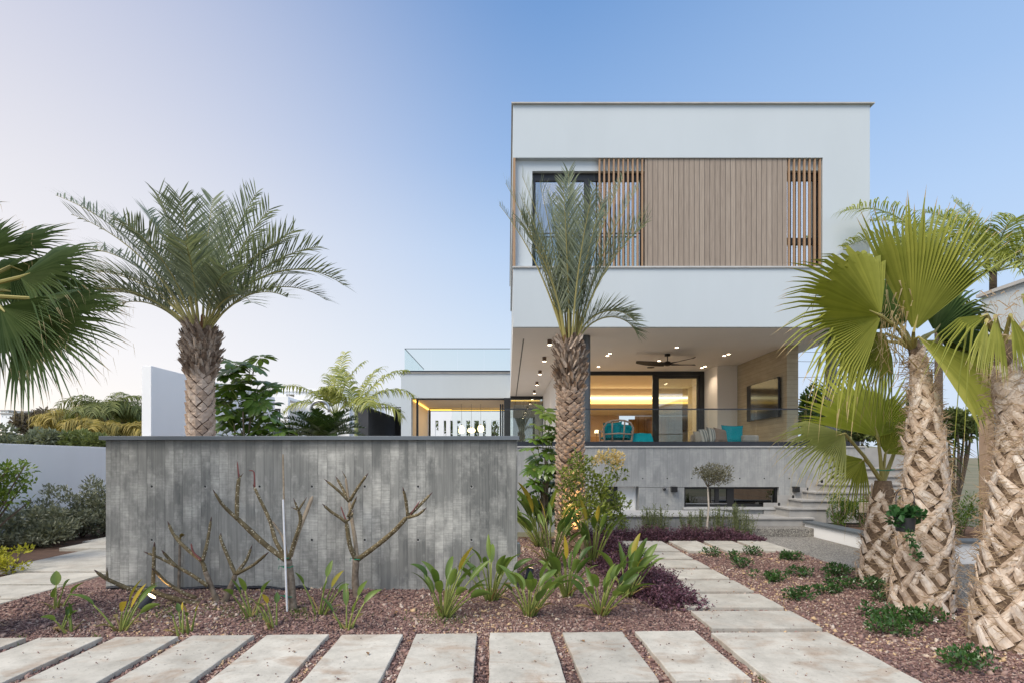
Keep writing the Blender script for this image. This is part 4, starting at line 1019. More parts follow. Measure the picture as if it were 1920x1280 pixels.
def whorl(mb, p, ax, r, n=9, L=.25, Wd=.075, sag=.7, m=0, tone=.5, m_s=1):
    ax = Vector(ax).normalized(); a = ax.orthogonal().normalized(); b = ax.cross(a)
    for k in range(n):
        th = 6.2832*k/n + r.uniform(-.15, .15); o = a*math.cos(th) + b*math.sin(th)
        d = (o*.9 + ax*.35).normalized(); l = L*r.uniform(.75, 1.1)
        s_ = d.cross(ax).normalized(); q = Vector(p); vs = []; M_ = 5
        q2 = q + d*l*.22; mb.add([q - s_*.003, q + s_*.003, q2 + s_*.003, q2 - s_*.003], [(0, 1, 2, 3)], .7, m_s)
        q = q2
        for i in range(M_+1):
            t = i/M_; w = Wd*.5*math.sin(math.pi*(.06 + .90*t))**.8 if i < M_ else .001
            vs += [q - s_*w + UP*w*.0 - ax*w*.3, q.copy(), q + s_*w - ax*w*.3]
            d = (d - UP*sag*.32).normalized(); q = q + d*l*.8/M_
        mb.add(vs, [f for i in range(M_) for f in ((i*3, i*3+1, i*3+4, i*3+3), (i*3+1, i*3+2, i*3+5, i*3+4))], min(1, max(0, tone + r.uniform(-.2, .2))), m)
BARK = simple('grey_brown_bark', (0.16, 0.12, 0.09), (0.08, 0.06, 0.045), 30, 0.9, bmp=0.6, bscale=60)
TWIG = simple('pale_twig', (0.34, 0.28, 0.20), (0.22, 0.17, 0.12), 30, 0.85)
PALE = simple('white_bark', (0.55, 0.50, 0.44), (0.40, 0.35, 0.30), 30, 0.85, bmp=.3)
def tubes_along(mb, base, targets, r0, r1, r=rnd, n=6, sag=.1, c=.5, m=0):
    for t_ in targets:
        b = Vector(base); t_ = Vector(t_); mid = b.lerp(t_, .5) + Vector((r.uniform(-sag, sag), r.uniform(-sag, sag), sag*.5))
        pts = [b, b.lerp(mid, .6), mid.lerp(t_, .35), t_]; mb.tube(pts, [r0, r0*.8, (r0+r1)/2, r1], n, c, m)
# ------------------------------------------------------------ palms
def trunk_mat(name, c1, c2, c3):
    m, nt, b = newmat(name, 0.9, 0.2)
    v = objc(nt); t = tint(nt)
    f = math_(nt, 'ADD', math_(nt, 'MULTIPLY', t, .7), math_(nt, 'MULTIPLY', noise(nt, scaled(nt, v, (1, 1, .35)), 22, 5, .65), .45))
    col = ramp(nt, f, [(0.15, c1), (0.55, c2), (0.95, c3)])
    nt.links.new(col, b.inputs['Base Color']); bump(nt, b, noise(nt, scaled(nt, v, (1, 1, .15)), 130, 4), .5, .006)
    return m
SCALE = trunk_mat('date_palm_scales', (0.20, 0.13, 0.09), (0.46, 0.35, 0.27), (0.68, 0.56, 0.46))
GAPM = simple('dark_bark_gap', (0.075, 0.045, 0.03), (0.045, 0.028, 0.02), 25, .95, bmp=.4)
BOOT = trunk_mat('date_palm_boots', (0.12, 0.08, 0.058), (0.31, 0.235, 0.18), (0.58, 0.48, 0.39))
WBOOT = trunk_mat('fan_palm_boots', (0.28, 0.17, 0.10), (0.60, 0.49, 0.39), (0.82, 0.755, 0.68))
WFIB = simple('fan_palm_fibre', (0.21, 0.145, 0.095), (0.085, 0.055, 0.035), 38, .95, bmp=.8, bscale=120)
STRAW = simple('straw_fibre', (0.44, 0.33, 0.21), (0.30, 0.21, 0.13), 40, .9)
DATEL = leaf('date_palm_leaf', (0.080, 0.108, 0.066), (0.27, 0.305, 0.21), .22, .5, .4)
DATES = leaf('date_palm_rib', (0.20, 0.19, 0.06), (0.34, 0.30, 0.11), 0.0, .5)
FANL = leaf('fan_palm_leaf', (0.135, 0.175, 0.022), (0.39, 0.40, 0.085), .30, .45, .4)
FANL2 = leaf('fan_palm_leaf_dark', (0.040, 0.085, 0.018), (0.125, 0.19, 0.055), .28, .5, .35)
FANT = leaf('dry_leaf_tip', (0.30, 0.21, 0.08), (0.52, 0.42, 0.24), .2, .7)
FANS = leaf('fan_palm_stalk', (0.22, 0.22, 0.06), (0.36, 0.30, 0.10), 0.0, .5)
def date_trunk(root, x, y, h, r0, r1, z_boot, rb, nring, diamond_h, ragged, rr):
    mb = MB(); prof = []
    for i in range(15):
        t = i/14; z = -.05 + (h+.05)*t; prof.append((r0 + (r1-r0)*t, z))
    mb.lathe(prof, 20, (x, y, 0), c=.3); tr = mb.build('trunk', GAPM, root)
    mb = MB(); z = .05; row = 0
    while z < z_boot + .05:
        t = z/h; r = r0 + (r1-r0)*t
        for k in range(nring):
            th = 6.2832*(k + .5*(row % 2))/nring + rr.uniform(-.05, .05)*ragged; dw = 6.2832/nring*.50*rr.uniform(.88, 1.04)
            hh = diamond_h*rr.uniform(.85, 1.05); c = rr.uniform(.30, .9); zz = z + rr.uniform(-.012, .012)*ragged
            def q(a, dz, off): return (x + (r+off)*math.cos(th+a), y + (r+off)*math.sin(th+a), zz + dz)
            o = .022 + .012*ragged
            vs = [q(-dw, 0, .006), q(-dw*.5, hh*.46, o), q(0, hh*(.86 + .1*ragged), o*1.5), q(dw*.5, hh*.46, o), q(dw, 0, .006), q(dw*.5, -hh*.42, .010), q(0, -hh*.84, .004), q(-dw*.5, -hh*.42, .010), q(0, 0, o*.9),
                  q(-dw*.5, hh*.5, -.01), q(0, hh*.98, -.01), q(dw*.5, hh*.5, -.01), q(-dw, .0, -.02), q(dw, 0, -.02)]
            mb.add(vs, [(8, 0, 7), (8, 7, 6), (8, 6, 5), (8, 5, 4), (8, 4, 3), (8, 3, 2), (8, 2, 1), (8, 1, 0)], c)
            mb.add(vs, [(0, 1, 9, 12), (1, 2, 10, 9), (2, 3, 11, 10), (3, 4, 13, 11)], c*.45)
        z += diamond_h*.98; row += 1
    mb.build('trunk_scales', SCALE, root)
    # ragged old leaf bases below the crown
    mb = MB(); nb = 300
    for i in range(nb):
        t = i/nb; z = z_boot + (h - z_boot + .02)*t; th = i*2.39996
        bul = math.sin(math.pi*min(1, .18 + t*.80))**.7; r = r1 + (rb-r1)*bul*.6
        L = rr.uniform(.07, .20)*(1 + .3*t); w = rr.uniform(.03, .075)
        o = Vector((math.cos(th), math.sin(th), 0)); tg = Vector((-math.sin(th), math.cos(th), 0)); lean = rr.uniform(-.7, .7)
        out = .25 + .8*rr.random() - .25*t
        p = Vector((x, y, z)) + o*(r - .03); d = (UP + o*out + tg*lean).normalized(); nn = (o - d*o.dot(d)).normalized(); s_ = d.cross(nn)
        e = rr.uniform(-.4, .4)
        vs = [p - s_*w*.6, p + nn*.03, p + s_*w*.6, p + d*L*.6 - s_*w*.45, p + d*L*.6 + nn*.028, p + d*L*.6 + s_*w*.45, p + d*L*(1+e*.3) - s_*w*.36 + nn*.02, p + d*L*.93 + nn*.03, p + d*L*(1-e*.3) + s_*w*.3 + nn*.02]
        c = rr.random()
        mb.add(vs, [(0, 1, 4, 3), (1, 2, 5, 4), (3, 4, 7, 6), (4, 5, 8, 7)], c)
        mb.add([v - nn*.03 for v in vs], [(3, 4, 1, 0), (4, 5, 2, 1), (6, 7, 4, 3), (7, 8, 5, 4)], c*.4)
        if rr.random() < .7:
            for _ in range(2):
                q = p + d*L*rr.uniform(.2, .9) + s_*w*rr.uniform(-.4, .4); e2 = q + (o*rr.uniform(.3, 1) + tg*rr.uniform(-.8, .8) + UP*rr.uniform(-.3, .9)).normalized()*rr.uniform(.05, .13)
                mb.add([q - s_*.004, q + s_*.004, e2], [(0, 1, 2)], rr.random())
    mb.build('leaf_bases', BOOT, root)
    return h
def date_palm(label, x, y, h, r0, r1, z_boot, rb, nring, dh, ragged, fronds, seed, L, ll, n=46, vee=30, fwd=46, lw=.022, droop=.05, crown_r=.09, stalk=.22):
    rr = random.Random(seed); root = thing('date_palm', label, 'palm tree', (x, y, 0))
    date_trunk(root, x, y, h, r0, r1, z_boot, rb, nring, dh, ragged, rr)
    for (az, el, Lf, bend) in fronds:
        mb = MB(); a = rad(az)
        b = (x + crown_r*math.cos(a)*.9, y + crown_r*math.sin(a)*.9, h - .05 + rr.uniform(-.04, .10))
        frond(mb, b, az + rr.uniform(-4, 4), el + rr.uniform(-2, 2), L*Lf, bend, n=n, ll=ll, lw=lw, vee=vee, fwd=fwd, droop=droop, r=rr, stalk=stalk, stem_r=.019, twist=rr.uniform(-.25, .25))
        mb.build('frond', [DATES, DATEL], root, smooth=False)
    # brown fibre around the heart
    mb = MB()
    for i in range(60):
        th = rr.random()*6.28; o = Vector((math.cos(th), math.sin(th), 0)); p = Vector((x, y, h - .1)) + o*rr.uniform(.03, .11)
        q = p + UP*rr.uniform(.12, .42) + o*rr.uniform(-.02, .07); s_ = Vector((-math.sin(th), math.cos(th), 0))*rr.uniform(.008, .03)
        mb.add([p - s_, p + s_, q + s_*.4, q - s_*.4], [(0, 1, 2, 3)], rr.random()*.6)
    mb.build('crown_fibre', simple('red_brown_fibre', (0.22, 0.10, 0.045), (0.12, 0.055, 0.03), 30, .9), root)
    return root
# thick palm behind the garden wall at the left
FR_A = [(180, 62, 1.46, 42), (174, 58, 1.20, 52), (186, 66, 1.18, 46), (183, 52, .95, 52), (190, 44, .80, 75), (170, 48, .85, 70), (178, 70, 1.15, 36), (165, 74, 1.05, 28), (177, 40, .95, 50),
        (100, 84, 1.12, 14), (80, 82, 1.08, 14), (110, 76, 1.0, 24), (260, 80, .95, 26), (280, 76, .9, 34), (250, 70, .8, 50), (290, 64, .75, 65),
        (4, 78, 1.10, 20), (-5, 72, 1.05, 28), (4, 66, 1.02, 34), (10, 60, 1.08, 48), (-3, 58, 1.22, 92), (8, 52, 1.0, 85), (-12, 54, .8, 80), (-8, 68, .95, 50),
        (225, 60, .75, 75), (315, 58, .75, 75), (140, 66, .9, 40), (40, 66, .85, 45), (210, 52, .75, 80), (330, 46, .7, 85), (150, 58, .85, 60)]
xa = xat(376, 8.0)
date_palm('thick trunked date palm with spreading crown rising behind the garden wall', xa, 8.0, zat(626, 8.0), .190, .165, zat(706, 8.0), .265, 7, .088, .5, FR_A, 3, 2.10, .52, n=42, vee=24, lw=.022, stalk=.27)
# slimmer date palm in front of the terrace
FR_B = [(90, 89, 1.06, 5), (80, 84, 1.02, 9), (185, 82, 1.02, 15), (178, 77, 1.0, 16), (172, 73, .92, 20), (2, 82, 1.0, 16), (-6, 77, .98, 20), (8, 73, .90, 26), (182, 86, .95, 8), (0, 86, .92, 10), (178, 80, .80, 20), (3, 79, .80, 26),
        (0, 66, .47, 125), (-10, 70, .42, 115), (100, 80, .9, 14), (255, 82, .86, 18), (280, 79, .8, 26), (200, 80, .85, 22), (150, 80, .9, 18), (30, 82, .9, 16), (340, 76, .8, 36), (220, 76, .72, 40), (120, 84, .98, 12), (310, 82, .75, 20)]
xb = xat(1069, 8.3)
date_palm('slim date palm with upright crown standing in front of the terrace', xb, 8.3, zat(650, 8.3), .205, .170, zat(735, 8.3), .245, 9, .056, 1.7, FR_B, 5, 2.85, .42, n=50, vee=32, fwd=38, lw=.017, crown_r=.075)
g = (xb + .18, 7.72, .02); ground_spot(g, (xb - .02, 8.2, 1.0), 'glowing garden spotlight hidden in leaves at the foot of the slim date palm', 70)
g = gnd(992, 1092, .02); ground_spot((g.x, g.y, .02), (g.x + .12, g.y + .3, .6), 'dark garden spotlight lighting yellowish leaves beside the right end of the garden wall', 5)

def fan_trunk(root, prof, seed, nb, L, w, z_top, fib=220):
    """prof: list of (z, x, y, r) centre line"""
    rr = random.Random(seed)
    mb = MB(); n = 22; vs = []; fs = []
    for (z, x, y, r) in prof:
        for k in range(n):
            th = 6.2832*k/n; q = r*(1 + .04*math.sin(3*th + z*7)); vs.append((x + q*math.cos(th), y + q*math.sin(th), z))
    for i in range(len(prof)-1):
        for k in range(n): fs.append((i*n+k, i*n+(k+1) % n, (i+1)*n+(k+1) % n, (i+1)*n+k))
    fs.append(tuple((len(prof)-1)*n+k for k in range(n))); mb.add(vs, fs); mb.build('trunk', WFIB, root, smooth=True)
    def ax(z):
        for a, b in zip(prof[:-1], prof[1:]):
            if a[0] <= z <= b[0]:
                t = (z-a[0])/(b[0]-a[0]); return [a[i] + (b[i]-a[i])*t for i in (1, 2, 3)]
        return list(prof[-1][1:]) if z > prof[-1][0] else list(prof[0][1:])
    mb = MB()
    for i in range(nb):
        z = prof[0][0] + .06 + (z_top - prof[0][0] - .06)*((i+.5)/nb)**1.2; th = i*2.39996 + rr.uniform(-.15, .15); x, y, r = ax(z)
        o = Vector((math.cos(th), math.sin(th), 0)); tg = Vector((-math.sin(th), math.cos(th), 0))
        lean = (.75 if i % 2 else -.75)*rr.uniform(.45, 1.25); out = rr.uniform(.0, .10) + (.25 if rr.random() < .14 else 0)
        Lk = L*rr.uniform(.6, 1.2); wk = w*rr.uniform(.65, 1.2)
        d = (UP + tg*lean).normalized(); q = Vector((x, y, z)) + o*r - d*Lk*.35
        M_ = 6; K = 5; grid = []; c = rr.uniform(.35, 1.0)**.8; curl = rr.uniform(-.2, 1.0); jag = [rr.uniform(-.10, .10) for _ in range(K)]
        if rr.random() < .4: jag[rr.choice((1, 2, 3))] -= rr.uniform(.12, .3)
        for k in range(M_+1):
            t = k/M_; ww = wk*(1.08 - .48*t)*.5*(1 if k < M_ else .92)
            for j in range(K):
                u = j/(K-1)*2-1
                pq = q + d*(Lk*(t + (jag[j] if k == M_ else 0)))
                s_ = (tg - UP*lean).normalized(); pq = pq + s_*u*ww
                cen = Vector((x, y, pq.z)); hv = Vector((pq.x - x, pq.y - y, 0)); ho = hv.normalized()
                rt = r + .006 + .012*(1-u*u)*(1-t*.6) + out*Lk*max(0, t-.3) + curl*.012*u*u*t + rr.uniform(-.0025, .0025)
                grid.append(cen + ho*rt)
        fs = [(k*K+j, k*K+j+1, (k+1)*K+j+1, (k+1)*K+j) for k in range(M_) for j in range(K-1)]
        for k in range(M_):
            for j in range(K-1):
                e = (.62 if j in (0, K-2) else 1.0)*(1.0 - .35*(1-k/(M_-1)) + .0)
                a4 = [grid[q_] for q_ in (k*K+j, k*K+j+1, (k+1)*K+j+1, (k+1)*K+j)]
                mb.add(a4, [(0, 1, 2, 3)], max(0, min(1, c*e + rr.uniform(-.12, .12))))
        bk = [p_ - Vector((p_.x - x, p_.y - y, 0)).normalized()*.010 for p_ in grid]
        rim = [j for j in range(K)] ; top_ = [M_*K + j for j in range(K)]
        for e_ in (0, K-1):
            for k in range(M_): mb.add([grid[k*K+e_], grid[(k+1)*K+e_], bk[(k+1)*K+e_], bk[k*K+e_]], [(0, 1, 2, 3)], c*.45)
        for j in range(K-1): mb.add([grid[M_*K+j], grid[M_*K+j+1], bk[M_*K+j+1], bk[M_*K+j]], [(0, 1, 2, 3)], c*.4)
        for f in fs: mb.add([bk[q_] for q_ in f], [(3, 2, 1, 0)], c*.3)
        for _ in range(3):                         # torn threads at the end
            j = rr.randrange(K); p0_ = grid[M_*K+j]; e2 = p0_ + d*rr.uniform(.02, .09) + o*rr.uniform(0, .05) + tg*rr.uniform(-.04, .04); s2 = tg*.003
            mb.add([p0_ - s2, p0_ + s2, e2], [(0, 1, 2)], .8)
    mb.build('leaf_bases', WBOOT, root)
    mb = MB()
    for i in range(fib):
        z = rr.uniform(prof[0][0] + .1, z_top); th = rr.random()*6.2832; x, y, r = ax(z); o = Vector((math.cos(th), math.sin(th), 0)); tg = Vector((-math.sin(th), math.cos(th), 0))
        p = Vector((x, y, z)) + o*(r + .012); q = p + o*rr.uniform(.005, .06) + tg*rr.uniform(-.14, .14) + UP*rr.uniform(-.08, .08); e = q + o*rr.uniform(-.03, .05) + tg*rr.uniform(-.06, .06) + UP*rr.uniform(-.08, .04)
        s_ = UP*rr.uniform(.0015, .004)
        mb.add([p - s_, p + s_, q + s_, q - s_, e], [(0, 1, 2, 3), (3, 2, 4)], rr.random())
    mb.build('loose_fibre', STRAW, root)
    return ax
def ip(deg, depth=0.0): return Vector((math.cos(rad(deg)), depth, math.sin(rad(deg))))
CAMV = Vector((0, -1, 0))
def leaf_part(root, name='fan_leaf', mats=None, **kw):
    mb = MB(); fan_leaf(mb, **kw); return mb.build(name, mats or [FANL, FANT, FANS], root)

# --- thickest, middle palm on the right
Y1 = 5.2; k1 = Y1/F
t = thing('fan_palm', 'thick fan palm with crisscross leaf bases carrying the hanging pot', 'palm tree', (xat(1728, Y1), Y1, 0))
rr = random.Random(21)
prof = [(zat(py, Y1) if py < 1140 else -.03, xat(px, Y1), Y1, w*k1/2) for px, py, w in ((1726, 1145, 100), (1729, 1090, 90), (1735, 1000, 76), (1737, 900, 64), (1734, 820, 54), (1731, 760, 38), (1727, 710, 25), (1718, 670, 20), (1712, 640, 20))]
fan_trunk(t, prof, 4, 195, .215, .108, zat(668, Y1), 1500)
ap = at(1712, 655, Y1)
leaf_part(t, hub=at(1652, 592, Y1-.25), A=ip(160, -.15), Nn=(.25, -1, .12), R=1.12, spread=86, nseg=62, split=.54, droop=.36, cup=.12, r=rr, stalk_from=ap, tone=.62)
leaf_part(t, hub=at(1713, 622, Y1-.12), A=ip(78, -.05), Nn=(-.15, -1, -.25), R=1.42, spread=38, nseg=30, split=.54, droop=.04, cup=.03, r=rr, stalk_from=ap, tone=.55)
leaf_part(t, hub=at(1722, 632, Y1-.20), A=ip(-42, -.25), Nn=(.1, -1, .75), R=1.0, spread=30, nseg=22, split=.62, droop=.25, cup=.12, r=rr, stalk_from=ap, tone=.75)
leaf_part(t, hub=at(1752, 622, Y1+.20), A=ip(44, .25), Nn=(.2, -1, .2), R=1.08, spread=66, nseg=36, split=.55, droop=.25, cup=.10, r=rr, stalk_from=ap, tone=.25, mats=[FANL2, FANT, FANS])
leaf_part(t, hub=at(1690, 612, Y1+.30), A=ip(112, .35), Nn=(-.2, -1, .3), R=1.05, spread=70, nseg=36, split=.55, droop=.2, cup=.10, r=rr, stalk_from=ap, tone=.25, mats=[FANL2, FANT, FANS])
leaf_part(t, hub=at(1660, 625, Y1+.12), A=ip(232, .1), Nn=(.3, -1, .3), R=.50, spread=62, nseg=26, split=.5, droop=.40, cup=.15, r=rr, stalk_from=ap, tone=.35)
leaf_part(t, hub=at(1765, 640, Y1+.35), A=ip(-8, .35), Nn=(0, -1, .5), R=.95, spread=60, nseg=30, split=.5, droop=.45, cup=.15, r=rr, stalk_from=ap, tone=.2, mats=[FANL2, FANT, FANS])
leaf_part(t, hub=at(1775, 612, Y1+.45), A=ip(64, .3), Nn=(.1, -1, .3), R=1.05, spread=60, nseg=40, split=.46, droop=.30, cup=.10, r=rr, stalk_from=ap, tone=.35)
leaf_part(t, hub=at(1790, 660, Y1+.30), A=ip(18, .2), Nn=(.1, -1, .6), R=.80, spread=64, nseg=36, split=.42, droop=.50, cup=.12, r=rr, stalk_from=ap, tone=.45)
leaf_part(t, hub=at(1665, 640, Y1+.40), A=ip(205, .3), Nn=(.2, -1, .5), R=.72, spread=70, nseg=36, split=.42, droop=.55, cup=.12, r=rr, stalk_from=ap, tone=.3)
mb = MB()
for i in range(46):                               # dry hanging strips
    b_ = at(rr.uniform(1640, 1705), rr.uniform(520, 640), Y1 - rr.uniform(.05, .22)); L_ = rr.uniform(.15, .55); w_ = rr.uniform(.005, .012)
    pts = [b_ + Vector((rr.uniform(-.04, .04)*j, 0, -L_*j/3 + .05*(j == 1))) for j in range(4)]
    for j in range(3): mb.add([pts[j] - Vector((w_*(1-j/3.5), 0, 0)), pts[j] + Vector((w_*(1-j/3.5), 0, 0)), pts[j+1] + Vector((w_*(1-(j+1)/3.5), .01, 0)), pts[j+1] - Vector((w_*(1-(j+1)/3.5), .01, 0))], [(0, 1, 2, 3)], rr.random())
mb.build('dry_strips', FANT, t)
# --- palm at the right edge
Y2 = 4.15; k2 = Y2/F
t = thing('fan_palm', 'pale barked fan palm cut off by the right edge of the photo', 'palm tree', (xat(1888, Y2), Y2, 0))
rr = random.Random(33)
prof = [(zat(py, Y2) if py < 1200 else -.03, xat(px, Y2), Y2, w*k2/2) for px, py, w in ((1888, 1220, 112), (1890, 1150, 102), (1898, 1050, 84), (1904, 950, 74), (1908, 850, 58), (1904, 780, 46), (1892, 730, 42), (1886, 690, 32), (1880, 640, 26))]
fan_trunk(t, prof, 9, 195, .205, .100, zat(690, Y2), 1500)
ap = at(1880, 660, Y2)
rr2 = random.Random(5)
for (px, py, dx, Rk, tone) in ((1866, 592, -100, .52, .45), (1850, 600, -112, .46, .6), (1895, 590, -82, .5, .4)):
    leaf_part(t, hub=at(px, py, Y2 - .15), A=ip(dx, -.25), Nn=(.1, -1, -.15), R=Rk, spread=17, nseg=12, split=.45, droop=.15, cup=.05, r=rr2, stalk_from=ap, tone=tone)
leaf_part(t, hub=at(1850, 590, Y2 - .1), A=ip(200, -.2), Nn=(.2, -1, .9), R=.62, spread=20, nseg=8, split=.35, droop=.8, cup=.1, r=rr2, stalk_from=ap, tone=.4, rag=2)
leaf_part(t, hub=at(1925, 600, Y2 + .1), A=ip(10, .1), Nn=(.2, -1, .5), R=.6, spread=60, nseg=34, split=.5, droop=.35, cup=.1, r=rr2, stalk_from=ap, tone=.45)
mb = MB()
for i in range(90):
    b_ = at(rr.uniform(1852, 1915), rr.uniform(545, 680), Y2 - rr.uniform(.0, .2)); L_ = rr.uniform(.06, .25); w_ = rr.uniform(.002, .006); a_ = rr.uniform(0, 6.28)
    e = b_ + Vector((math.cos(a_)*L_*.5, rr.uniform(-.05, .05), math.sin(a_)*L_ - .04)); m_ = b_.lerp(e, .5) + Vector((rr.uniform(-.03, .03), 0, .03))
    mb.add([b_ - UP*w_, b_ + UP*w_, m_ + UP*w_, m_ - UP*w_, e], [(0, 1, 2, 3), (3, 2, 4)], rr.random())
mb.build('crown_fibre', STRAW, t)
# --- small fan palm
Y3 = 6.25; k3 = Y3/F
t = thing('fan_palm', 'small short fan palm left of the thickest palm trunk with green tie', 'palm tree', (xat(1652, Y3), Y3, 0))
rr = random.Random(44)
prof = [(zat(py, Y3) if py < 1085 else -.03, xat(px, Y3), Y3, w*k3/2) for px, py, w in ((1650, 1095, 74), (1652, 1050, 62), (1655, 1000, 54), (1657, 960, 46), (1657, 930, 36), (1655, 900, 26))]
fan_trunk(t, prof, 12, 70, .17, .10, zat(925, Y3), 380)
ap = at(1655, 905, Y3)
leaf_part(t, hub=at(1646, 818, Y3-.1), A=ip(86, .45), Nn=(-.1, -1, .5), R=1.16, spread=74, nseg=46, split=.5, droop=.06, cup=.04, r=rr, stalk_from=ap, tone=.6, stalk_r=.018, mats=[leaf('fan_palm_leaf_bright', (0.22, 0.28, 0.035), (0.48, 0.52, 0.11), .36, .45), FANT, FANS])
leaf_part(t, hub=at(1584, 812, Y3-.35), A=ip(192, -.25), Nn=(.15, -1, 1.0), R=.84, spread=52, nseg=36, split=.50, droop=.34, cup=.20, r=rr, stalk_from=ap, tone=.9, stalk_r=.018, mats=[leaf('fan_palm_leaf_pale', (0.15, 0.19, 0.05), (0.36, 0.385, 0.15), .25, .5), FANT, FANS])
leaf_part(t, hub=at(1700, 800, Y3+.2), A=ip(-2, .15), Nn=(0, -1, .4), R=1.05, spread=70, nseg=36, split=.38, droop=.12, cup=.06, r=rr, stalk_from=ap, tone=.3, mats=[FANL2, FANT, FANS], stalk_r=.018)
leaf_part(t, hub=at(1660, 850, Y3-.05), A=ip(60, -.3), Nn=(-.3, -1, .3), R=.55, spread=60, nseg=24, split=.5, droop=.3, cup=.1, r=rr, stalk_from=ap, tone=.5)
leaf_part(t, hub=at(1620, 860, Y3+.1), A=ip(225, .2), Nn=(.3, -1, .4), R=.62, spread=60, nseg=26, split=.45, droop=.45, cup=.1, r=rr, stalk_from=ap, tone=.4)
mb = MB(); c = at(1655, 880, Y3); mb.tube([(c.x + .115*math.cos(a/16*6.2832), c.y + .115*math.sin(a/16*6.2832), c.z + .006*math.sin(a)) for a in range(17)], .006, 6); GREEN_T = simple('green_tie_band', (0.0, 0.22, 0.12), (0.0, 0.16, 0.09), 10, .5); mb.build('tie', GREEN_T, t)
# --- fan palm whose crown enters at the left edge
Y4 = 4.3
t = thing('fan_palm', 'fan palm crown with hanging dark leaves entering from the left edge', 'palm tree', (xat(-95, Y4), Y4, 0))
rr = random.Random(55)
k4 = Y4/F
prof = [(-.03, xat(-95, Y4), Y4, .28), (.8, xat(-95, Y4), Y4, .24), (1.7, xat(-92, Y4), Y4, .20), (zat(600, Y4), xat(-88, Y4), Y4, .13), (zat(560, Y4), xat(-86, Y4), Y4, .08)]
fan_trunk(t, prof, 31, 110, .22, .09, zat(600, Y4), 60)
ap = at(-86, 565, Y4)
MD = [leaf('fan_palm_leaf_olive', (0.050, 0.090, 0.022), (0.185, 0.235, 0.085), .24, .5, .35), FANT, FANS]  # this palm's leaves have a darker olive colour
for (px, py, dep, a, ad, Nn, Rk, sp, ns, split, dr, tone) in (
    (38, 520, -.1, 18, -.1, (-.2, -1, .7), .80, 60, 36, .44, .30, .4),
    (0, 478, .15, 32, .1, (-.2, -1, .6), .66, 42, 26, .45, .25, .3),
    (50, 600, -.2, -16, -.2, (-.2, -1, .55), .88, 66, 42, .48, .20, .45),
    (5, 545, .25, -4, .2, (0, -1, .8), .98, 48, 30, .40, .30, .25),
    (64, 560, .1, 2, .0, (-.3, -.6, 1), .74, 75, 38, .45, .40, .55),
    (0, 575, -.35, -42, -.2, (-.2, -1, .4), .58, 60, 34, .5, .25, .35),
    (-40, 480, .1, 45, .1, (0, -1, .3), .52, 50, 26, .45, .15, .4),
    (20, 500, .3, -20, .2, (-.1, -1, .6), .80, 60, 34, .45, .30, .3),
    (-20, 530, .3, 10, .1, (0, -1, .4), .52, 80, 34, .5, .2, .35),
    (-25, 600, .2, -25, .1, (0, -1, .5), .60, 80, 34, .5, .2, .25),
    (-190, 500, .1, 150, .1, (0, -1, .5), .85, 65, 34, .45, .3, .35),
    (-200, 600, .1, 195, .0, (.2, -1, .5), .85, 65, 34, .45, .3, .4),
    (-130, 450, .3, 100, .3, (0, -1, .3), .85, 60, 34, .45, .2, .4),
    (-150, 640, -.3, 235, -.3, (0, -1, .4), .7, 65, 32, .45, .3, .3),
    (15, 600, .1, -34, .1, (-.1, -1, .3), .66, 50, 30, .45, .18, .3)):
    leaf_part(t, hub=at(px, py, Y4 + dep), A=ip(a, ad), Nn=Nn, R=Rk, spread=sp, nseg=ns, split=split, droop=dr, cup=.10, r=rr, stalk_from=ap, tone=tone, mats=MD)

# --- feather palms farther back
KING_L = leaf('king_palm_leaf', (0.12, 0.16, 0.03), (0.38, 0.39, 0.11), .28, .45)
KING_S = simple('green_palm_stem', (0.30, 0.33, 0.16), (0.20, 0.24, 0.10), 12, .6)
def feather_palm(name, label, x, y, h, r, fronds, L, ll, n, mats, seed, vee=10, fwd=58, lw=.042, droop=.45, trunk=None, group=None, cr=.04, stalk=.16, shaft=True):
    rr = random.Random(seed); t = thing(name, label, 'palm tree', (x, y, 0), group)
    mb = MB(); mb.lathe([(r*1.25, -.05), (r, .4), (r*.92, h*.6), (r*.8, h)], 14, (x, y, 0)); mb.build('trunk', trunk or KING_S, t, smooth=True)
    for az, el, Lf, bend in fronds:
        mb = MB(); a = rad(az); frond(mb, (x + cr*math.cos(a), y + cr*math.sin(a), h - .04), az, el, L*Lf, bend, n=n, ll=ll, lw=lw, vee=vee, fwd=fwd, droop=droop, r=rr, stalk=stalk, stem_r=.018, twist=rr.uniform(-.3, .3))
        mb.build('frond', mats, t)
    return t
YK = 13.0
feather_palm('king_palm', 'light green king palm left of its twin behind the garden wall', xat(628, YK), YK, zat(772, YK), .06, [(178, 55, 1.05, 75), (184, 38, .8, 80), (80, 84, 1.05, 25), (20, 80, .95, 40), (120, 72, .9, 50), (260, 60, .7, 90), (0, 50, .5, 60)], 1.65, .42, 25, [KING_S, KING_L], 61, group='twin king palms')
feather_palm('king_palm', 'light green king palm with slender bare stem, right of its twin', xat(668, YK-.6), YK-.6, zat(768, YK-.6), .055, [(15, 68, 1.05, 60), (0, 52, 1.0, 85), (-8, 30, .8, 90), (150, 78, .9, 50), (60, 75, 1.0, 50), (300, 40, .8, 90), (200, 60, .6, 60)], 1.55, .42, 25, [KING_S, KING_L], 62, group='twin king palms')
CYC = leaf('cycad_leaf', (0.030, 0.062, 0.014), (0.10, 0.16, 0.035), .12, .35, .5)
rr = random.Random(7); t = thing('cycad', 'dark green sago cycad with stiff fronds just behind the garden wall', 'cycad', (xat(606, 9), 9, 0))
mb = MB(); mb.lathe([(.16, -.05), (.19, .5), (.18, 1.2), (.14, zat(812, 9))], 14, (xat(606, 9), 9, 0)); mb.build('trunk', BARK, t)
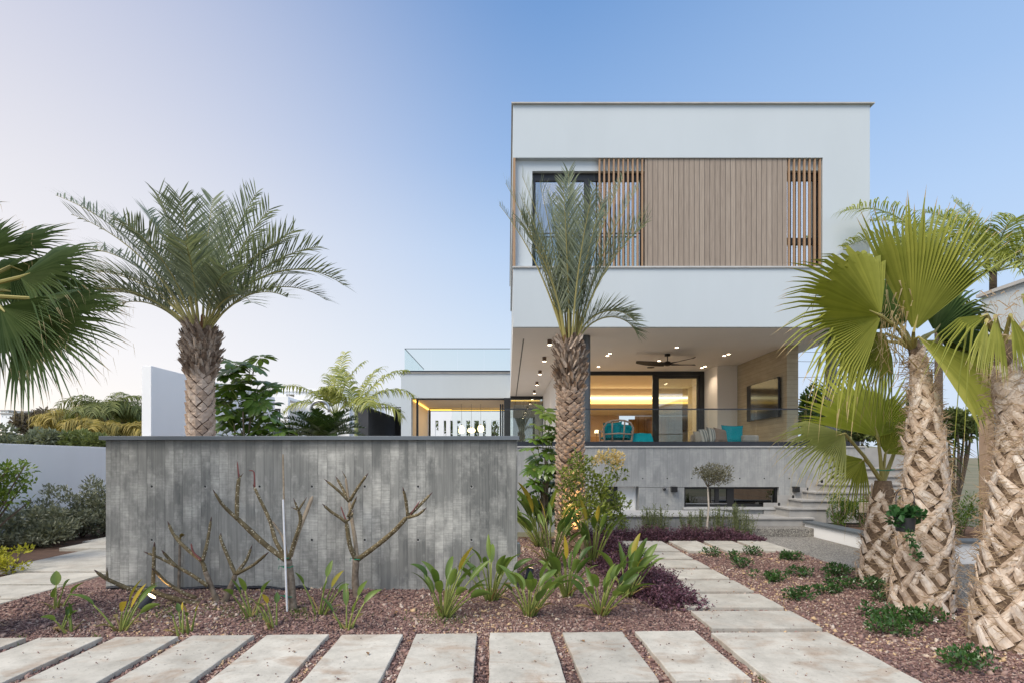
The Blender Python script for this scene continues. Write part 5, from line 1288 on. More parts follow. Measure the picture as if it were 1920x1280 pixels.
for i in range(34):
    mb = MB(); az = i*137.5; frond(mb, (xat(606, 9) + .05*math.cos(rad(az)), 9 + .05*math.sin(rad(az)), zat(822, 9) ), az, 68 - 52*(i/34), .68, 45, n=34, ll=.17, lw=.022, vee=22, fwd=62, droop=.02, r=rr, stalk=.10, stem_r=.010); mb.build('frond', [CYC, CYC], t)
QL = leaf('queen_palm_leaf', (0.13, 0.17, 0.03), (0.40, 0.42, 0.10), .30, .45)
YQ = 10.5
for (px, py, fr, lab, sd_) in ((1760, 492, [(178, 58, 1.12, 74), (165, 42, .9, 70), (120, 70, .9, 60), (40, 70, .9, 60), (200, 30, .8, 80)], 'feathery queen palm whose frond arches left towards the house corner', 71),
                      (1862, 520, [(170, 72, .95, 60), (150, 60, 1.0, 80), (100, 80, 1.0, 50), (70, 70, .95, 70), (20, 62, .95, 80), (0, 50, 1.0, 95), (200, 60, .9, 90), (240, 60, .8, 95), (300, 58, .85, 95), (185, 40, .9, 95), (330, 30, .85, 90), (130, 84, .9, 30), (265, 22, .75, 70), (245, 10, .7, 65), (285, 8, .7, 65), (210, 8, .7, 60), (320, 5, .7, 60)], 'bushy yellow green queen palm behind the wall at the right edge', 72)):
    feather_palm('queen_palm', lab, xat(px, YQ), YQ, zat(py - 14, YQ), .075, fr, 2.0, .55, 50, [KING_S, QL], sd_, vee=25, fwd=58, lw=.022, droop=.42, trunk=BARK, group='queen palms behind the side wall', cr=.06)
# ------------------------------------------------------------ frangipani, bare
def frang_mat():
    m, nt, b = newmat('frangipani_bark', .8, .3); v = objc(nt)
    base = ramp(nt, noise(nt, v, 14, 5), [(.3, (0.075, 0.058, 0.030)), (.7, (0.19, 0.15, 0.08))])
    vo = nd(nt, 'TexVoronoi', {'Vector': v, 'Scale': 42.0}).outputs['Distance']
    sp = ramp(nt, vo, [(0.22, 1.0), (0.30, 0.0)])
    nt.links.new(mixc(nt, sp, base, (0.42, 0.37, 0.27)), b.inputs['Base Color']); bump(nt, b, noise(nt, v, 60, 4), .5, .004)
    return m
FRG = frang_mat()
OLDB = simple('old_grey_bark', (0.26, 0.21, 0.16), (0.11, 0.085, 0.06), 24, .9, bmp=.7, bscale=45)
TIPM = simple('dark_bud', (0.06, 0.035, 0.03), (0.10, 0.06, 0.05), 20, .7)
REDT = simple('red_twig', (0.22, 0.07, 0.06), (0.14, 0.05, 0.045), 20, .6)
def frang(label, Y0, ox, oy, sc, stems, seed, ties=()):
    rr = random.Random(seed); b0 = stems[0][0][0]; g = at(ox + b0[0]/sc, oy + b0[1]/sc, Y0)
    t = thing('frangipani', label, 'tree', (g.x, Y0, 0), 'bare frangipani trees at the garden wall')
    for pts, r0, r1, kind in stems:
        dy0, dy1 = pts[0][2] if len(pts[0]) > 2 else 0, pts[-1][2] if len(pts[-1]) > 2 else 0
        P_ = []; n = len(pts)
        for i, q in enumerate(pts):
            w = dy0 + (dy1 - dy0)*i/(n-1); v = at(ox + q[0]/sc, oy + q[1]/sc, Y0 + w); P_.append(v)
        # smooth the line
        Q = []
        for i in range(n-1):
            a = P_[max(i-1, 0)]; b = P_[i]; c = P_[i+1]; d = P_[min(i+2, n-1)]
            for s in range(4):
                u = s/4; Q.append(.5*((2*b) + (c-a)*u + (2*a-5*b+4*c-d)*u*u + (3*b-a-3*c+d)*u**3))
        Q.append(P_[-1]); m_ = len(Q)
        R_ = [1.18*(r0 + (r1-r0)*i/(m_-1))*(1 + rr.uniform(-.06, .06)) for i in range(m_)]
        if kind != 'trunk': R_[-1] *= .35
        mb = MB(); mb.tube(Q, R_, 10 if r0 > .02 else 8)
        mb.build({'trunk': 'trunk', 'twig': 'twig'}.get(kind, 'branch'), {'trunk': OLDB, 'twig': REDT, 'pale': TWIG}.get(kind, FRG), t, smooth=True)
        if kind == 'b':
            mb = MB(); d = (Q[-1] - Q[-3]).normalized(); mb.tube([Q[-2] + d*.004, Q[-1] + d*.006, Q[-1] + d*.03], [r1*.9, r1*.6, .002], 8); mb.build('bud', TIPM, t, smooth=True)
    for (x, y, w) in ties:
        c = at(ox + x/sc, oy + y/sc, Y0 - .0); mb = MB()
        mb.tube([(c.x + w*math.cos(a/14*6.2832), c.y + w*math.sin(a/14*6.2832), c.z + .004*math.sin(a*2)) for a in range(15)], .005, 6)
        mb.tube([(c.x - w, c.y - .01, c.z), (c.x - w - .03, c.y - .03, c.z + .012), (c.x - w - .035, c.y - .03, c.z - .02)], .004, 5); mb.build('tie', GREEN_T, t)
    return t
S2 = 3.5545
frang('lowest sprawling bare frangipani, left of the staked one', 5.25, 160, 840, S2, [
    ([(890, 1066), (880, 1020), (855, 960), (800, 820)], .030, .019, 'trunk'), ([(905, 1066), (950, 970), (1000, 840)], .034, .020, 'trunk'),
    ([(890, 1060), (700, 1025, 0), (540, 985), (440, 950), (300, 935), (200, 895), (130, 860), (75, 820, -.35)], .026, .012, 'b'),
    ([(450, 945, -.2), (455, 800), (460, 640, -.25)], .015, .012, 'b'), ([(147, 868, -.32), (145, 812, -.33)], .009, .006, 'b'),
    ([(800, 820), (775, 750), (690, 680), (600, 590), (555, 500, .2)], .019, .012, 'b'), ([(782, 745), (810, 640), (838, 472, .1)], .016, .011, 'b'), ([(775, 745), (720, 690), (705, 632)], .009, .006, 'twig'),
    ([(740, 995, -.05), (640, 955), (540, 890), (480, 830), (452, 805, -.3)], .016, .012, 'b'), ([(815, 915, -.03), (700, 835), (610, 785), (550, 725), (520, 690, -.2)], .016, .011, 'b'), ([(600, 782, -.15), (500, 730), (410, 695, -.25)], .013, .010, 'b'),
    ([(1000, 840), (950, 720), (905, 610), (902, 575, .12)], .017, .011, 'b'), ([(1000, 838), (1070, 750), (1105, 662, .1)], .016, .011, 'b'), ([(1010, 835), (1120, 775), (1210, 700, -.1)], .015, .011, 'b'), ([(1005, 830), (1045, 770, .05)], .008, .006, 'twig')], 1)
frang('tall bare frangipani tied to a white stake', 5.05, 160, 840, S2, [
    ([(1385, 1112), (1368, 900), (1350, 745)], .040, .032, 'trunk'),
    ([(1345, 748), (1200, 640), (1070, 520), (1010, 462, -.15)], .024, .018, 'b2'), ([(1015, 470, -.15), (920, 380), (860, 290, -.3)], .016, .009, 'b'), ([(1010, 465, -.15), (1013, 300), (1025, 190, -.1)], .017, .014, 'b'), ([(1024, 192, -.1), (1012, 85, -.1)], .007, .004, 'twig'), ([(1028, 195, -.1), (1040, 180, -.1)], .008, .006, 'b'),
    ([(1345, 738), (1270, 620), (1230, 480), (1160, 330), (1125, 255, .12)], .018, .011, 'b'), ([(1128, 258, .12), (1124, 158), (1090, 147, .12)], .008, .004, 'twig'),
    ([(1350, 738), (1310, 580), (1238, 478, .25)], .012, .009, 'pale'), ([(1355, 740), (1400, 600), (1435, 480), (1420, 408, -.1)], .018, .013, 'b'), ([(1420, 412, -.1), (1395, 350, -.12)], .010, .008, 'b'), ([(1420, 412, -.1), (1465, 342, -.08)], .010, .007, 'b'), ([(1415, 408, -.1), (1390, 398, -.1)], .008, .006, 'b'),
    ([(1370, 720), (1420, 560), (1470, 430), (1515, 318, .2)], .016, .018, 'pale')], 2, ties=((1352, 786, .045), (1362, 980, .05), (1345, 725, .035)))
frang('bare frangipani with clustered twigs, rightmost one at the wall', 5.45, 480, 840, 3.5563, [
    ([(690, 1040), (662, 900), (668, 735)], .036, .028, 'trunk'),
    ([(665, 738), (625, 640), (603, 485, -.1)], .022, .018, 'b2'), ([(603, 492, -.1), (560, 460), (500, 420), (455, 380, -.2)], .016, .011, 'b'), ([(603, 488, -.1), (585, 440), (566, 385, -.1)], .007, .005, 'twig'), ([(603, 485, -.1), (635, 455), (645, 425, -.05)], .013, .009, 'b'), ([(615, 455, -.1), (640, 390), (665, 335, -.15)], .014, .010, 'b'),
    ([(674, 735), (660, 600), (640, 480), (622, 352, .1)], .020, .015, 'pale'), ([(620, 352, .1), (560, 290), (470, 215, 0)], .015, .011, 'b'), ([(618, 350, .1), (580, 270), (540, 200, .2)], .015, .011, 'b'), ([(620, 345, .1), (612, 300), (598, 190, .1)], .013, .009, 'pale'), ([(600, 195, .1), (582, 165, .1)], .006, .004, 'b'), ([(628, 345, .1), (680, 260), (738, 178, 0)], .015, .011, 'b'),
    ([(680, 738), (800, 650), (920, 550), (1010, 452, -.2)], .024, .019, 'b2'), ([(1012, 445, -.2), (1000, 350), (983, 275, -.3)], .015, .011, 'b'), ([(1012, 455, -.2), (1090, 380), (1163, 305, -.1)], .016, .011, 'b'), ([(1015, 458, -.2), (1080, 440), (1125, 405, -.3)], .015, .010, 'b'), ([(1030, 440, -.2), (1092, 350, -.15)], .008, .005, 'twig')], 3, ties=((680, 735, .04),))
S_ = simple('white_stake_paint', (0.70, 0.71, 0.73), (0.60, 0.61, 0.63), 20, .5)
p0, p1 = at(160 + 1347/S2, 840 + 1145/S2, 4.98), at(160 + 1318/S2, 840 + 340/S2, 5.0)
mb = MB(); mb.tube([p0, p1], .0095, 10); tag(mb.build('stake', S_), 'white plastic stake tied to the tall frangipani', 'stake')
mb = MB(); mb.tube([at(160 + 1328/S2, 840 + 560/S2, 5.04), at(160 + 1318/S2, 840 + 38/S2, 5.04)], [.011, .008], 8); mb.tube([at(160 + 1336/S2, 840 + 780/S2, 5.04), at(160 + 1328/S2, 840 + 561/S2, 5.04)], .011, 8); tag(mb.build('bamboo_cane', TWIG), 'thin brown cane standing straight behind the white stake', 'cane')
p0 = at(160 + 622/S2, 840 + 1000/S2, 5.7); p1 = at(160 + 632/S2, 840 + 600/S2, 5.7)
ds = thing('cut_stem', 'lone cut stem with a withered top behind the sprawling frangipani', 'plant', (p0.x, 5.7, 0))
mb = MB(); mb.tube([(p0.x, 5.7, 0), p1], [.016, .013], 8); mb.build('stem', OLDB, ds)
WILT = leaf('wilted_leaf', (0.10, 0.11, 0.03), (0.32, 0.22, 0.09), .2, .6)
mb = MB(); rr = random.Random(2)
for i in range(7): paddle(mb, p1, (rr.uniform(-1, 1), -.3, .6), .02, .07, .03, rr, 0, 0)
mb.build('leaf', WILT, ds)

# ------------------------------------------------------------ bird of paradise clumps
BOPS = leaf('bird_of_paradise_stalk', (0.09, 0.14, 0.025), (0.33, 0.36, 0.10), .1, .45)
BOPL = leaf('bird_of_paradise_leaf', (0.040, 0.092, 0.016), (0.185, 0.26, 0.052), .30, .4, .45, noise_s=6)
BOPY = leaf('yellowing_leaf', (0.20, 0.20, 0.03), (0.52, 0.38, 0.05), .25, .5, .3, noise_s=14)
def browned(m):
    nt = m.node_tree; b = nt.nodes['Principled BSDF']; src = b.inputs['Base Color'].links[0].from_socket; v = objc(nt)
    f = ramp(nt, noise(nt, v, 16, 5, .7), [(.62, 0.0), (.72, 0.9)])
    c = mixc(nt, f, src, (0.20, 0.12, 0.045)); nt.links.new(c, b.inputs['Base Color'])
browned(BOPL); browned(BOPY)
def clump(px, py, n, h, spread, seed, label, yellow=1, L=(.20, .31), W=(.056, .085), group='bird of paradise clumps at the garden wall', tilt=.35, zb=None, dirs=None):
    rr = random.Random(seed); g = gnd(px, py); zb_ = gz(g.x, g.y) if zb is None else zb
    t = thing('bird_of_paradise', label, 'plant', (g.x, g.y, zb_), group)
    for i in range(n):
        a = i*2.39996 + rr.uniform(-.4, .4); q = (i + .6)/n
        hz = spread*(.10 + 1.25*q)*rr.uniform(.45, 1.35); up = 1.0
        d = Vector((math.cos(a)*hz, math.sin(a)*hz*.85, up))
        if dirs: d = Vector(dirs[i % len(dirs)])
        st = h*rr.uniform(.55, .95)*(1 - .22*q); mb = MB()
        lean0 = lean0 if i else (rr.uniform(-.22, .22), rr.uniform(-.2, .1)); d = d + Vector((lean0[0], lean0[1], 0))
        b = Vector((g.x + math.cos(a)*.05*q, g.y + math.sin(a)*.05*q, zb_ - .02))
        yl = i < yellow
        paddle(mb, b, d, st, rr.uniform(*L)*(h/.55)**.5, rr.uniform(*W), rr, 0, 1, bendout=rr.uniform(.1, .9)*(1 + q*.8), roll=rr.uniform(-1.2, 1.2), tone=rr.uniform(.02, .85))
        mb.build('leaf', [BOPS, BOPY if yl else BOPL], t, smooth=True)
    for i in range(2 + n//7):                       # withered leaves bent to the ground
        a = rr.random()*6.28; d = Vector((math.cos(a)*1.6, math.sin(a)*1.2, .75)); mb = MB()
        paddle(mb, (g.x, g.y, zb_ - .02), d, h*rr.uniform(.3, .5), rr.uniform(.10, .2)*min(1, n/8), rr.uniform(.018, .035), rr, 0, 0, bendout=1.6, roll=rr.uniform(-1, 1), tone=rr.uniform(.3, .9)); mb.build('dead_leaf', [WILT], t, smooth=True)
    return t
clump(833, 1160, 20, .52, .85, 101, 'wide bird of paradise clump with a bright yellow leaf, leftmost of the full clumps', 1)
clump(921, 1134, 15, .50, .6, 102, 'dark bird of paradise clump close to the right end of the garden wall', 0)
clump(993, 1160, 17, .48, .9, 103, 'pale stemmed bird of paradise clump in the middle of the front gravel', 0)
clump(1062, 1128, 16, .52, .6, 104, 'bird of paradise clump behind and between two front clumps', 1)
clump(1127, 1158, 18, .48, .85, 105, 'bird of paradise clump at front right next to the purple plants', 0)
clump(1176, 1120, 16, .58, .5, 106, 'tallest yellowish bird of paradise clump against the purple plants', 2)
clump(1035, 1068, 22, .75, .55, 107, 'bird of paradise clump at the foot of the slim date palm', 2)
clump(1112, 1062, 20, .75, .45, 108, 'bird of paradise clump around the wooden stake of the small green tree', 2)
clump(1010, 1030, 20, .80, .7, 109, 'dark long leaved bird of paradise clump in the shade of the umbrella plant', 1, L=(.38, .5), W=(.07, .10))
clump(1000, 985, 16, .70, .8, 110, 'dark bird of paradise clump deepest beside the end of the garden wall', 0, L=(.38, .5), W=(.07, .10))
TH = 'thin young bird of paradise plants'
clump(106, 1147, 4, .30, .5, 121, 'young plant with two round upright leaves at the left of the gravel', 0, L=(.17, .22), W=(.075, .09), group=TH)
clump(113, 1183, 2, .20, .3, 122, 'small two leaf sprout in front of the leftmost young plant', 0, L=(.16, .22), W=(.06, .07), group=TH)
clump(133, 1184, 3, .24, .7, 123, 'small leaning sprout right of the two leaf sprout at the left', 0, L=(.18, .24), W=(.04, .06), group=TH)
clump(227, 1183, 7, .40, .85, 124, 'young plant with yellowed drooping leaves in front of the garden spotlight', 3, L=(.22, .32), W=(.045, .075), group=TH)
clump(340, 1190, 3, .26, .3, 125, 'nearly leafless pair of stalks in front of the sprawling frangipani', 1, L=(.10, .14), W=(.03, .05), group=TH)
clump(357, 1186, 3, .30, .3, 126, 'curled brown tipped stalk right of the leafless pair', 2, L=(.08, .12), W=(.03, .05), group=TH)
clump(470, 1162, 4, .40, .5, 127, 'young plant with three green leaves left of the white stake', 0, L=(.14, .21), W=(.045, .06), group=TH)
clump(511, 1180, 4, .36, .45, 128, 'bent young plant directly in front of the white stake', 1, L=(.12, .18), W=(.04, .055), group=TH)
clump(601, 1158, 6, .46, .5, 129, 'young plant with upright leaves left of the rightmost frangipani', 1, L=(.14, .21), W=(.045, .06), group=TH)
clump(652, 1182, 5, .40, .45, 130, 'young plant in front of the trunk of the rightmost frangipani', 0, L=(.18, .27), W=(.045, .06), group=TH)

# ------------------------------------------------------------ shrubs and small trees
def bush(name, label, cat, base, clusters, n, L, Wd, mat, seed, stems=8, sm=None, sr=.012, group=None, **kw):
    rr = random.Random(seed); t = thing(name, label, cat, base, group)
    mb = MB(); cloud(mb, clusters, n, L, Wd, r=rr, **kw); mb.build('foliage', mat, t)
    if stems:
        mb = MB(); b = Vector(base)
        for c in clusters[:stems]: tubes_along(mb, b + Vector((rr.uniform(-.03, .03), rr.uniform(-.03, .03), 0)), [Vector(c[:3])], sr, sr*.35, rr, 5, .05)
        mb.build('stems', sm or BARK, t)
    return t
def blob(cx, cy, cz, rx, ry, rz, n, rr, k=.42):
    out = []
    for i in range(n):
        while True:
            d = Vector((rr.uniform(-1, 1), rr.uniform(-1, 1), rr.uniform(-1, 1)))
            if d.length < 1: break
        q = k*rr.uniform(.6, 1.25); out.append((cx + d.x*rx*.85, cy + d.y*ry*.85, cz + d.z*rz*.85, rx*q, ry*q, rz*q))
    return out
# umbrella plants
UMB = leaf('umbrella_plant_leaf', (0.030, 0.080, 0.012), (0.15, 0.235, 0.040), .25, .28, .55)
UMBY = leaf('umbrella_plant_young_leaf', (0.07, 0.13, 0.02), (0.20, 0.27, 0.05), .3, .3, .5)
def umbrella(label, x, y, tops, seed, L=.30, base_r=.035):
    rr = random.Random(seed); t = thing('umbrella_plant', label, 'shrub', (x, y, 0), 'umbrella plants')
    mb = MB(); tubes_along(mb, (x, y, 0), [(q[0]*.3 + x*.7, y + rr.uniform(-.1, .1), q[2]*.75) for q in tops[::3]], base_r, .012, rr, 7, .06); mb.build('stems', TWIG, t)
    for i, q in enumerate(tops):
        mb = MB(); ax = Vector((rr.uniform(-.5, .5), rr.uniform(-.8, .2), .9)); p = Vector(q)
        st = Vector((x*.55 + q[0]*.45, y*.6 + q[1]*.4, max(.1, q[2] - .28))); mb.tube([st, st.lerp(p, .6) + UP*.04, p], [.008, .007, .005], 5, .7, 1)
        whorl(mb, p, ax, rr, n=rr.randint(9, 13), L=L*rr.uniform(.85, 1.2), Wd=L*.34, sag=rr.uniform(.6, 1.0), tone=rr.uniform(.25, .75)); mb.build('leaf', [UMBY if i < 3 else UMB, BOPS], t, smooth=True)
    return t
Yu = 9.0; rr = random.Random(4); tops = []
for px, py in ((440, 688), (470, 690), (488, 676), (425, 705), (455, 712), (505, 735), (490, 720), (435, 735), (465, 740), (415, 750), (480, 755), (505, 765), (445, 770), (420, 785), (470, 785), (495, 800), (510, 790), (440, 805), (410, 805), (470, 815), (520, 805)):
    tops.append(at(px, py - 4, Yu + rr.uniform(-.35, .35)))
    
    if rr.random() < .85: tops.append(at(px + rr.uniform(-14, 8), py + rr.uniform(4, 20), Yu + rr.uniform(-.4, .4)))
umbrella('large umbrella plant with drooping leaf whorls behind the garden wall', xat(462, Yu), Yu, tops, 8, .32)
Yv = 8.7; tops = []
for px, py in ((1022, 775), (1035, 780), (1008, 800), (1030, 800), (1002, 825), (1025, 822), (1042, 812), (1030, 850), (1006, 858), (1000, 880), (1022, 880), (1040, 872), (996, 905), (1018, 908), (1038, 900), (994, 925), (1014, 935), (1034, 930), (1002, 950), (1026, 955)):
    tops.append(at(px, py, Yv + rr.uniform(-.3, .25)))
    if py > 810: tops.append(at(px + rr.uniform(-10, 10), py + rr.uniform(0, 16), Yv + rr.uniform(-.3, .3)))
umbrella('umbrella plant climbing beside the slim date palm trunk', xat(1022, Yv), Yv, tops, 9, .24)
# small green tree on a wooden stake
Ym = 7.4; rr = random.Random(14)
MIXL = leaf('small_tree_leaf', (0.045, 0.090, 0.012), (0.27, 0.31, 0.055), .28, .4, .45)
MIXP = leaf('cream_new_leaf', (0.42, 0.34, 0.14), (0.62, 0.48, 0.24), .25, .5)
cl = []
for px, py, r_ in ((1085, 868, 22), (1065, 890, 18), (1060, 915, 20), (1080, 900, 22), (1105, 895, 20), (1130, 905, 20), (1150, 880, 16), (1165, 890, 14), (1120, 925, 24), (1145, 935, 24), (1165, 945, 18), (1150, 960, 22), (1125, 960, 24), (1095, 945, 24), (1075, 945, 22), (1065, 965, 18), (1100, 970, 20), (1160, 975, 18), (1130, 985, 16), (1083, 850, 10), (1110, 870, 14), (1140, 860, 14)):
    p = at(px, py, Ym + rr.uniform(-.25, .25)); r__ = r_*Ym/F; cl.append((p.x, p.y, p.z, r__*1.1, r__*1.3, r__*.9))
b0 = Vector((xat(1099, Ym), Ym, 0))
t = thing('small_tree', 'small bushy green tree with cream new leaves tied to a wooden stake', 'tree', b0)
mb = MB(); cloud(mb, [(c_[0], c_[1], c_[2], c_[3]*.85, c_[4]*.85, c_[5]*.85) for c_ in cl], 2300, .066, .033, r=rr, tone=.5); mb.build('crown', MIXL, t)
mb = MB(); cloud(mb, [(*at(px, py, Ym - .1), .10, .10, .07) for px, py in ((1130, 856), (1148, 852), (1160, 858), (1122, 862), (1155, 870))], 260, .06, .03, r=rr, tone=.6); mb.build('young_leaves', MIXP, t)
mb = MB(); mb.tube([b0, b0 + Vector((.03, .02, .35)), at(1101, 968, Ym)], [.018, .016, .014], 8); f = at(1101, 968, Ym)
tubes_along(mb, f, [Vector(c[:3]) for c in cl], .008, .003, rr, 5, .05); mb.build('trunk', TWIG, t)
TIMB = simple('pale_round_timber', (0.46, 0.33, 0.21), (0.34, 0.24, 0.15), 12, .7)
st_ = thing('tree_stake', 'thick pale wooden stake with green ties supporting the small bushy tree', 'stake', (xat(1093, 7.28), 7.28, 0)); mb = MB(); mb.tube([(xat(1093, 7.28), 7.28, -.05), (xat(1093, 7.28), 7.28, zat(957, 7.28))], .036, 14); mb.build('post', TIMB, st_)
for py in (970, 1000):
    c = at(1096, py, 7.31); mb = MB(); mb.tube([(c.x + .062*math.cos(a/14*6.2832), c.y + .045*math.sin(a/14*6.2832), c.z) for a in range(15)], .006, 5); mb.build('tie', GREEN_T, st_)
# lollipop tree with white stem
Yl = 9.75; rr = random.Random(24); b0 = Vector((xat(1328, Yl), Yl, 0))
t = thing('standard_tree', 'little round headed tree with a white stem in front of the basement window', 'tree', b0)
GREYL = leaf('grey_green_leaf', (0.060, 0.062, 0.035), (0.23, 0.215, 0.14), .15, .5)
c = at(1333, 891, Yl); mb = MB(); cloud(mb, blob(c.x, c.y, c.z, .31, .30, .22, 16, rr, .45), 1500, .055, .02, r=rr, tone=.5); mb.build('crown', GREYL, t)
mb = MB(); mb.tube([b0, at(1326, 985, Yl), at(1329, 950, Yl), at(1327, 912, Yl)], [.022, .020, .017, .012], 8); mb.build('trunk', PALE, t, smooth=True)
mb = MB(); tubes_along(mb, at(1327, 912, Yl), [(c.x + rr.uniform(-.25, .25), c.y + rr.uniform(-.2, .2), c.z + rr.uniform(-.1, .15)) for _ in range(12)], .007, .003, rr, 5, .03); mb.build('branches', BARK, t)
# lavender along the planter wall
LAV = leaf('lavender_leaf', (0.085, 0.105, 0.045), (0.24, 0.27, 0.13), .2, .6)
LG = 'lavender bushes along the planter wall'
for k, (px, hgt, n, lab) in enumerate(((1128, .34, 26, 'Low lavender bush half hidden behind the small green tree'), (1163, .40, 26, 'lavender bush below the white reveal of the basement opening'), (1213, .55, 40, 'tall lavender bush left of the white stemmed tree by two bushes'), (1238, .56, 40, 'tall lavender bush below the black cube lamp'),
                                (1290, .45, 28, 'thin lavender bush just left of the white tree stem'), (1312, .50, 26, 'lavender bush touching the white tree stem at its left'), (1346, .54, 38, 'lavender bush just right of the white tree stem'), (1378, .60, 46, 'tallest lavender bush near the end of the planter wall'), (1398, .42, 26, 'last lavender bush at the right end of the planter wall'))):
    rr = random.Random(300 + k); x = xat(px, 9.85); t = thing('lavender', lab, 'plant', (x, 9.82, 0), LG); mb = MB()
    for i in range(n):
        a = rr.random()*6.28; sp = rr.random()*.22; L_ = hgt*rr.uniform(.7, 1.1); b = Vector((x + math.cos(a)*sp*.5, 9.82 + math.sin(a)*sp*.4, 0)); e = Vector((x + math.cos(a)*sp*1.1, 9.82 + math.sin(a)*sp*.5, L_))
        mb.tube([b, b.lerp(e, .5), e], [.004, .003, .002], 4, .5)
        for j in range(16):
            u = rr.uniform(.25, 1.05); p = b.lerp(e, u); d = (Vector((rr.uniform(-1, 1), rr.uniform(-1, 1), rr.uniform(.2, 1.3)))).normalized()*rr.uniform(.03, .06); s_ = d.cross(Vector((0.1, 1, .1))).normalized()*.006
            mb.add([p - s_*.5, p + s_*.5, p + d*.6 + s_, p + d], [(0, 1, 2), (0, 2, 3)], rr.random())
    mb.build('foliage', LAV, t)
# purple ground cover
PUR = leaf('purple_leaf', (0.040, 0.020, 0.032), (0.185, 0.085, 0.120), .18, .5, .35)
def purple(regions, n, seed, name_kind, h=.28):
    rr = random.Random(seed); mb = MB()
    for (x0, x1, y0, y1, hh, k) in regions:
        for i in range(int(n*k)):
            x, y = rr.uniform(x0, x1), rr.uniform(y0, y1); ex = min((x-x0), (x1-x))/(x1-x0)*2; ey = min(y-y0, y1-y)/(y1-y0)*2
            H_ = hh*min(1, .35 + 1.6*min(ex, ey))*(.75 + .25*math.sin(x*9)*math.cos(y*7)); b = Vector((x, y, 0)); e = b + Vector((rr.uniform(-.12, .12), rr.uniform(-.12, .12), H_*rr.uniform(.55, 1.15)))
            mb.tube([b.lerp(e, .3), e], [.0025, .0012], 3, .2, cap=False)
            for j in range(11):
                p = b.lerp(e, rr.uniform(.35, 1.05)); d = Vector((rr.uniform(-1, 1), rr.uniform(-1, 1), rr.uniform(-.2, 1))).normalized()*rr.uniform(.022, .042); s_ = d.cross(Vector((rr.uniform(-1, 1), rr.uniform(-1, 1), 1))).normalized()*.008
                mb.add([p, p + d*.5 + s_, p + d, p + d*.5 - s_], [(0, 1, 2), (0, 2, 3)], rr.random())
    o = mb.build('purple_ground_cover', PUR); return tag(o, kind='stuff')
purple([(1.5, 4.62, 9.22, 9.78, .30, 1.0)], 1500, 1, '')
purple([(1.46, 1.98, 5.05, 5.7, .20, .16), (1.30, 1.96, 5.5, 6.6, .27, .30), (1.2, 1.9, 6.4, 8.0, .32, .38), (1.1, 1.88, 7.8, 9.3, .36, .38)], 1800, 2, '')
# small dark green ground plants in the right gravel
CAR = leaf('natal_plum_leaf', (0.014, 0.048, 0.012), (0.060, 0.135, 0.030), .12, .28, .55)
CG = 'low dark green plants in the right gravel bed'
WHT = simple('white_petal', (0.8, 0.8, 0.78), None, 5, .6)
for k, (px, py, r_, lab) in enumerate(((1331, 1043, .17, 'Farthest left low dark plant right of the path'), (1371, 1050, .15, 'low dark plant second from the left in the far row'), (1409, 1042, .17, 'low dark plant nearest to the narrow slab by the driveway'), (1389, 1066, .19, 'low dark plant below the second one of the far row'), (1489, 1050, .24, 'wide low dark plant at the driveway edge'),
    (1442, 1090, .24, 'low dark plant with a pale sprig in the middle of the right gravel'), (1503, 1081, .18, 'loose low dark plant in the centre of the right gravel bed'), (1566, 1078, .27, 'dense low dark plant left of the small fan palm foot'), (1496, 1126, .22, 'low dark plant nearest to the path slabs'), (1551, 1117, .18, 'small low dark plant right of the one nearest to the path'), (1583, 1104, .18, 'low dark plant between path side and small palm foot'),
    (1634, 1106, .22, 'low dark plant directly in front of the small palm foot'), (1664, 1130, .20, 'low dark plant at the left foot of the thickest palm'), (1655, 1162, .23, 'low dark plant in front of the thickest palm, farther of two'), (1664, 1188, .25, 'biggest low dark plant in front of the thickest palm'), (1742, 1170, .22, 'low dark plant with white flowers between the two big palm trunks'), (1806, 1252, .24, 'low dark plant at the bottom right corner nearest the camera'))):
    rr = random.Random(400 + k); g = gnd(px, py); r_ *= .82; t = thing('natal_plum', lab, 'plant', (g.x, g.y, 0), CG)
    cl = [(g.x + rr.uniform(-.8, .8)*r_, g.y + rr.uniform(-.6, .6)*r_, .05 + rr.uniform(0, .05), r_*.42, r_*.42, .055) for _ in range(9)]
    mb = MB(); cloud(mb, cl, int(300*(r_/.2)**2), .042, .026, r=rr, up=.55, tone=.5); mb.build('foliage', CAR, t)
    mb = MB(); tubes_along(mb, (g.x, g.y, -.01), [c[:3] for c in cl], .006, .003, rr, 5, .02); mb.build('stems', BARK, t)
    if k == 15:
        for dx, dz in ((.10, .10), (-.06, .07)):
            mb = MB()
            for a in range(5):
                th = a*1.2566; c = Vector((g.x + dx, g.y - .14, dz + .02)); mb.add([c, c + Vector((math.cos(th-.35)*.018, -.004, math.sin(th-.35)*.018)), c + Vector((math.cos(th)*.026, -.008, math.sin(th)*.026)), c + Vector((math.cos(th+.35)*.018, -.004, math.sin(th+.35)*.018))], [(0, 1, 2, 3)], .5)
            mb.build('flower', WHT, t)
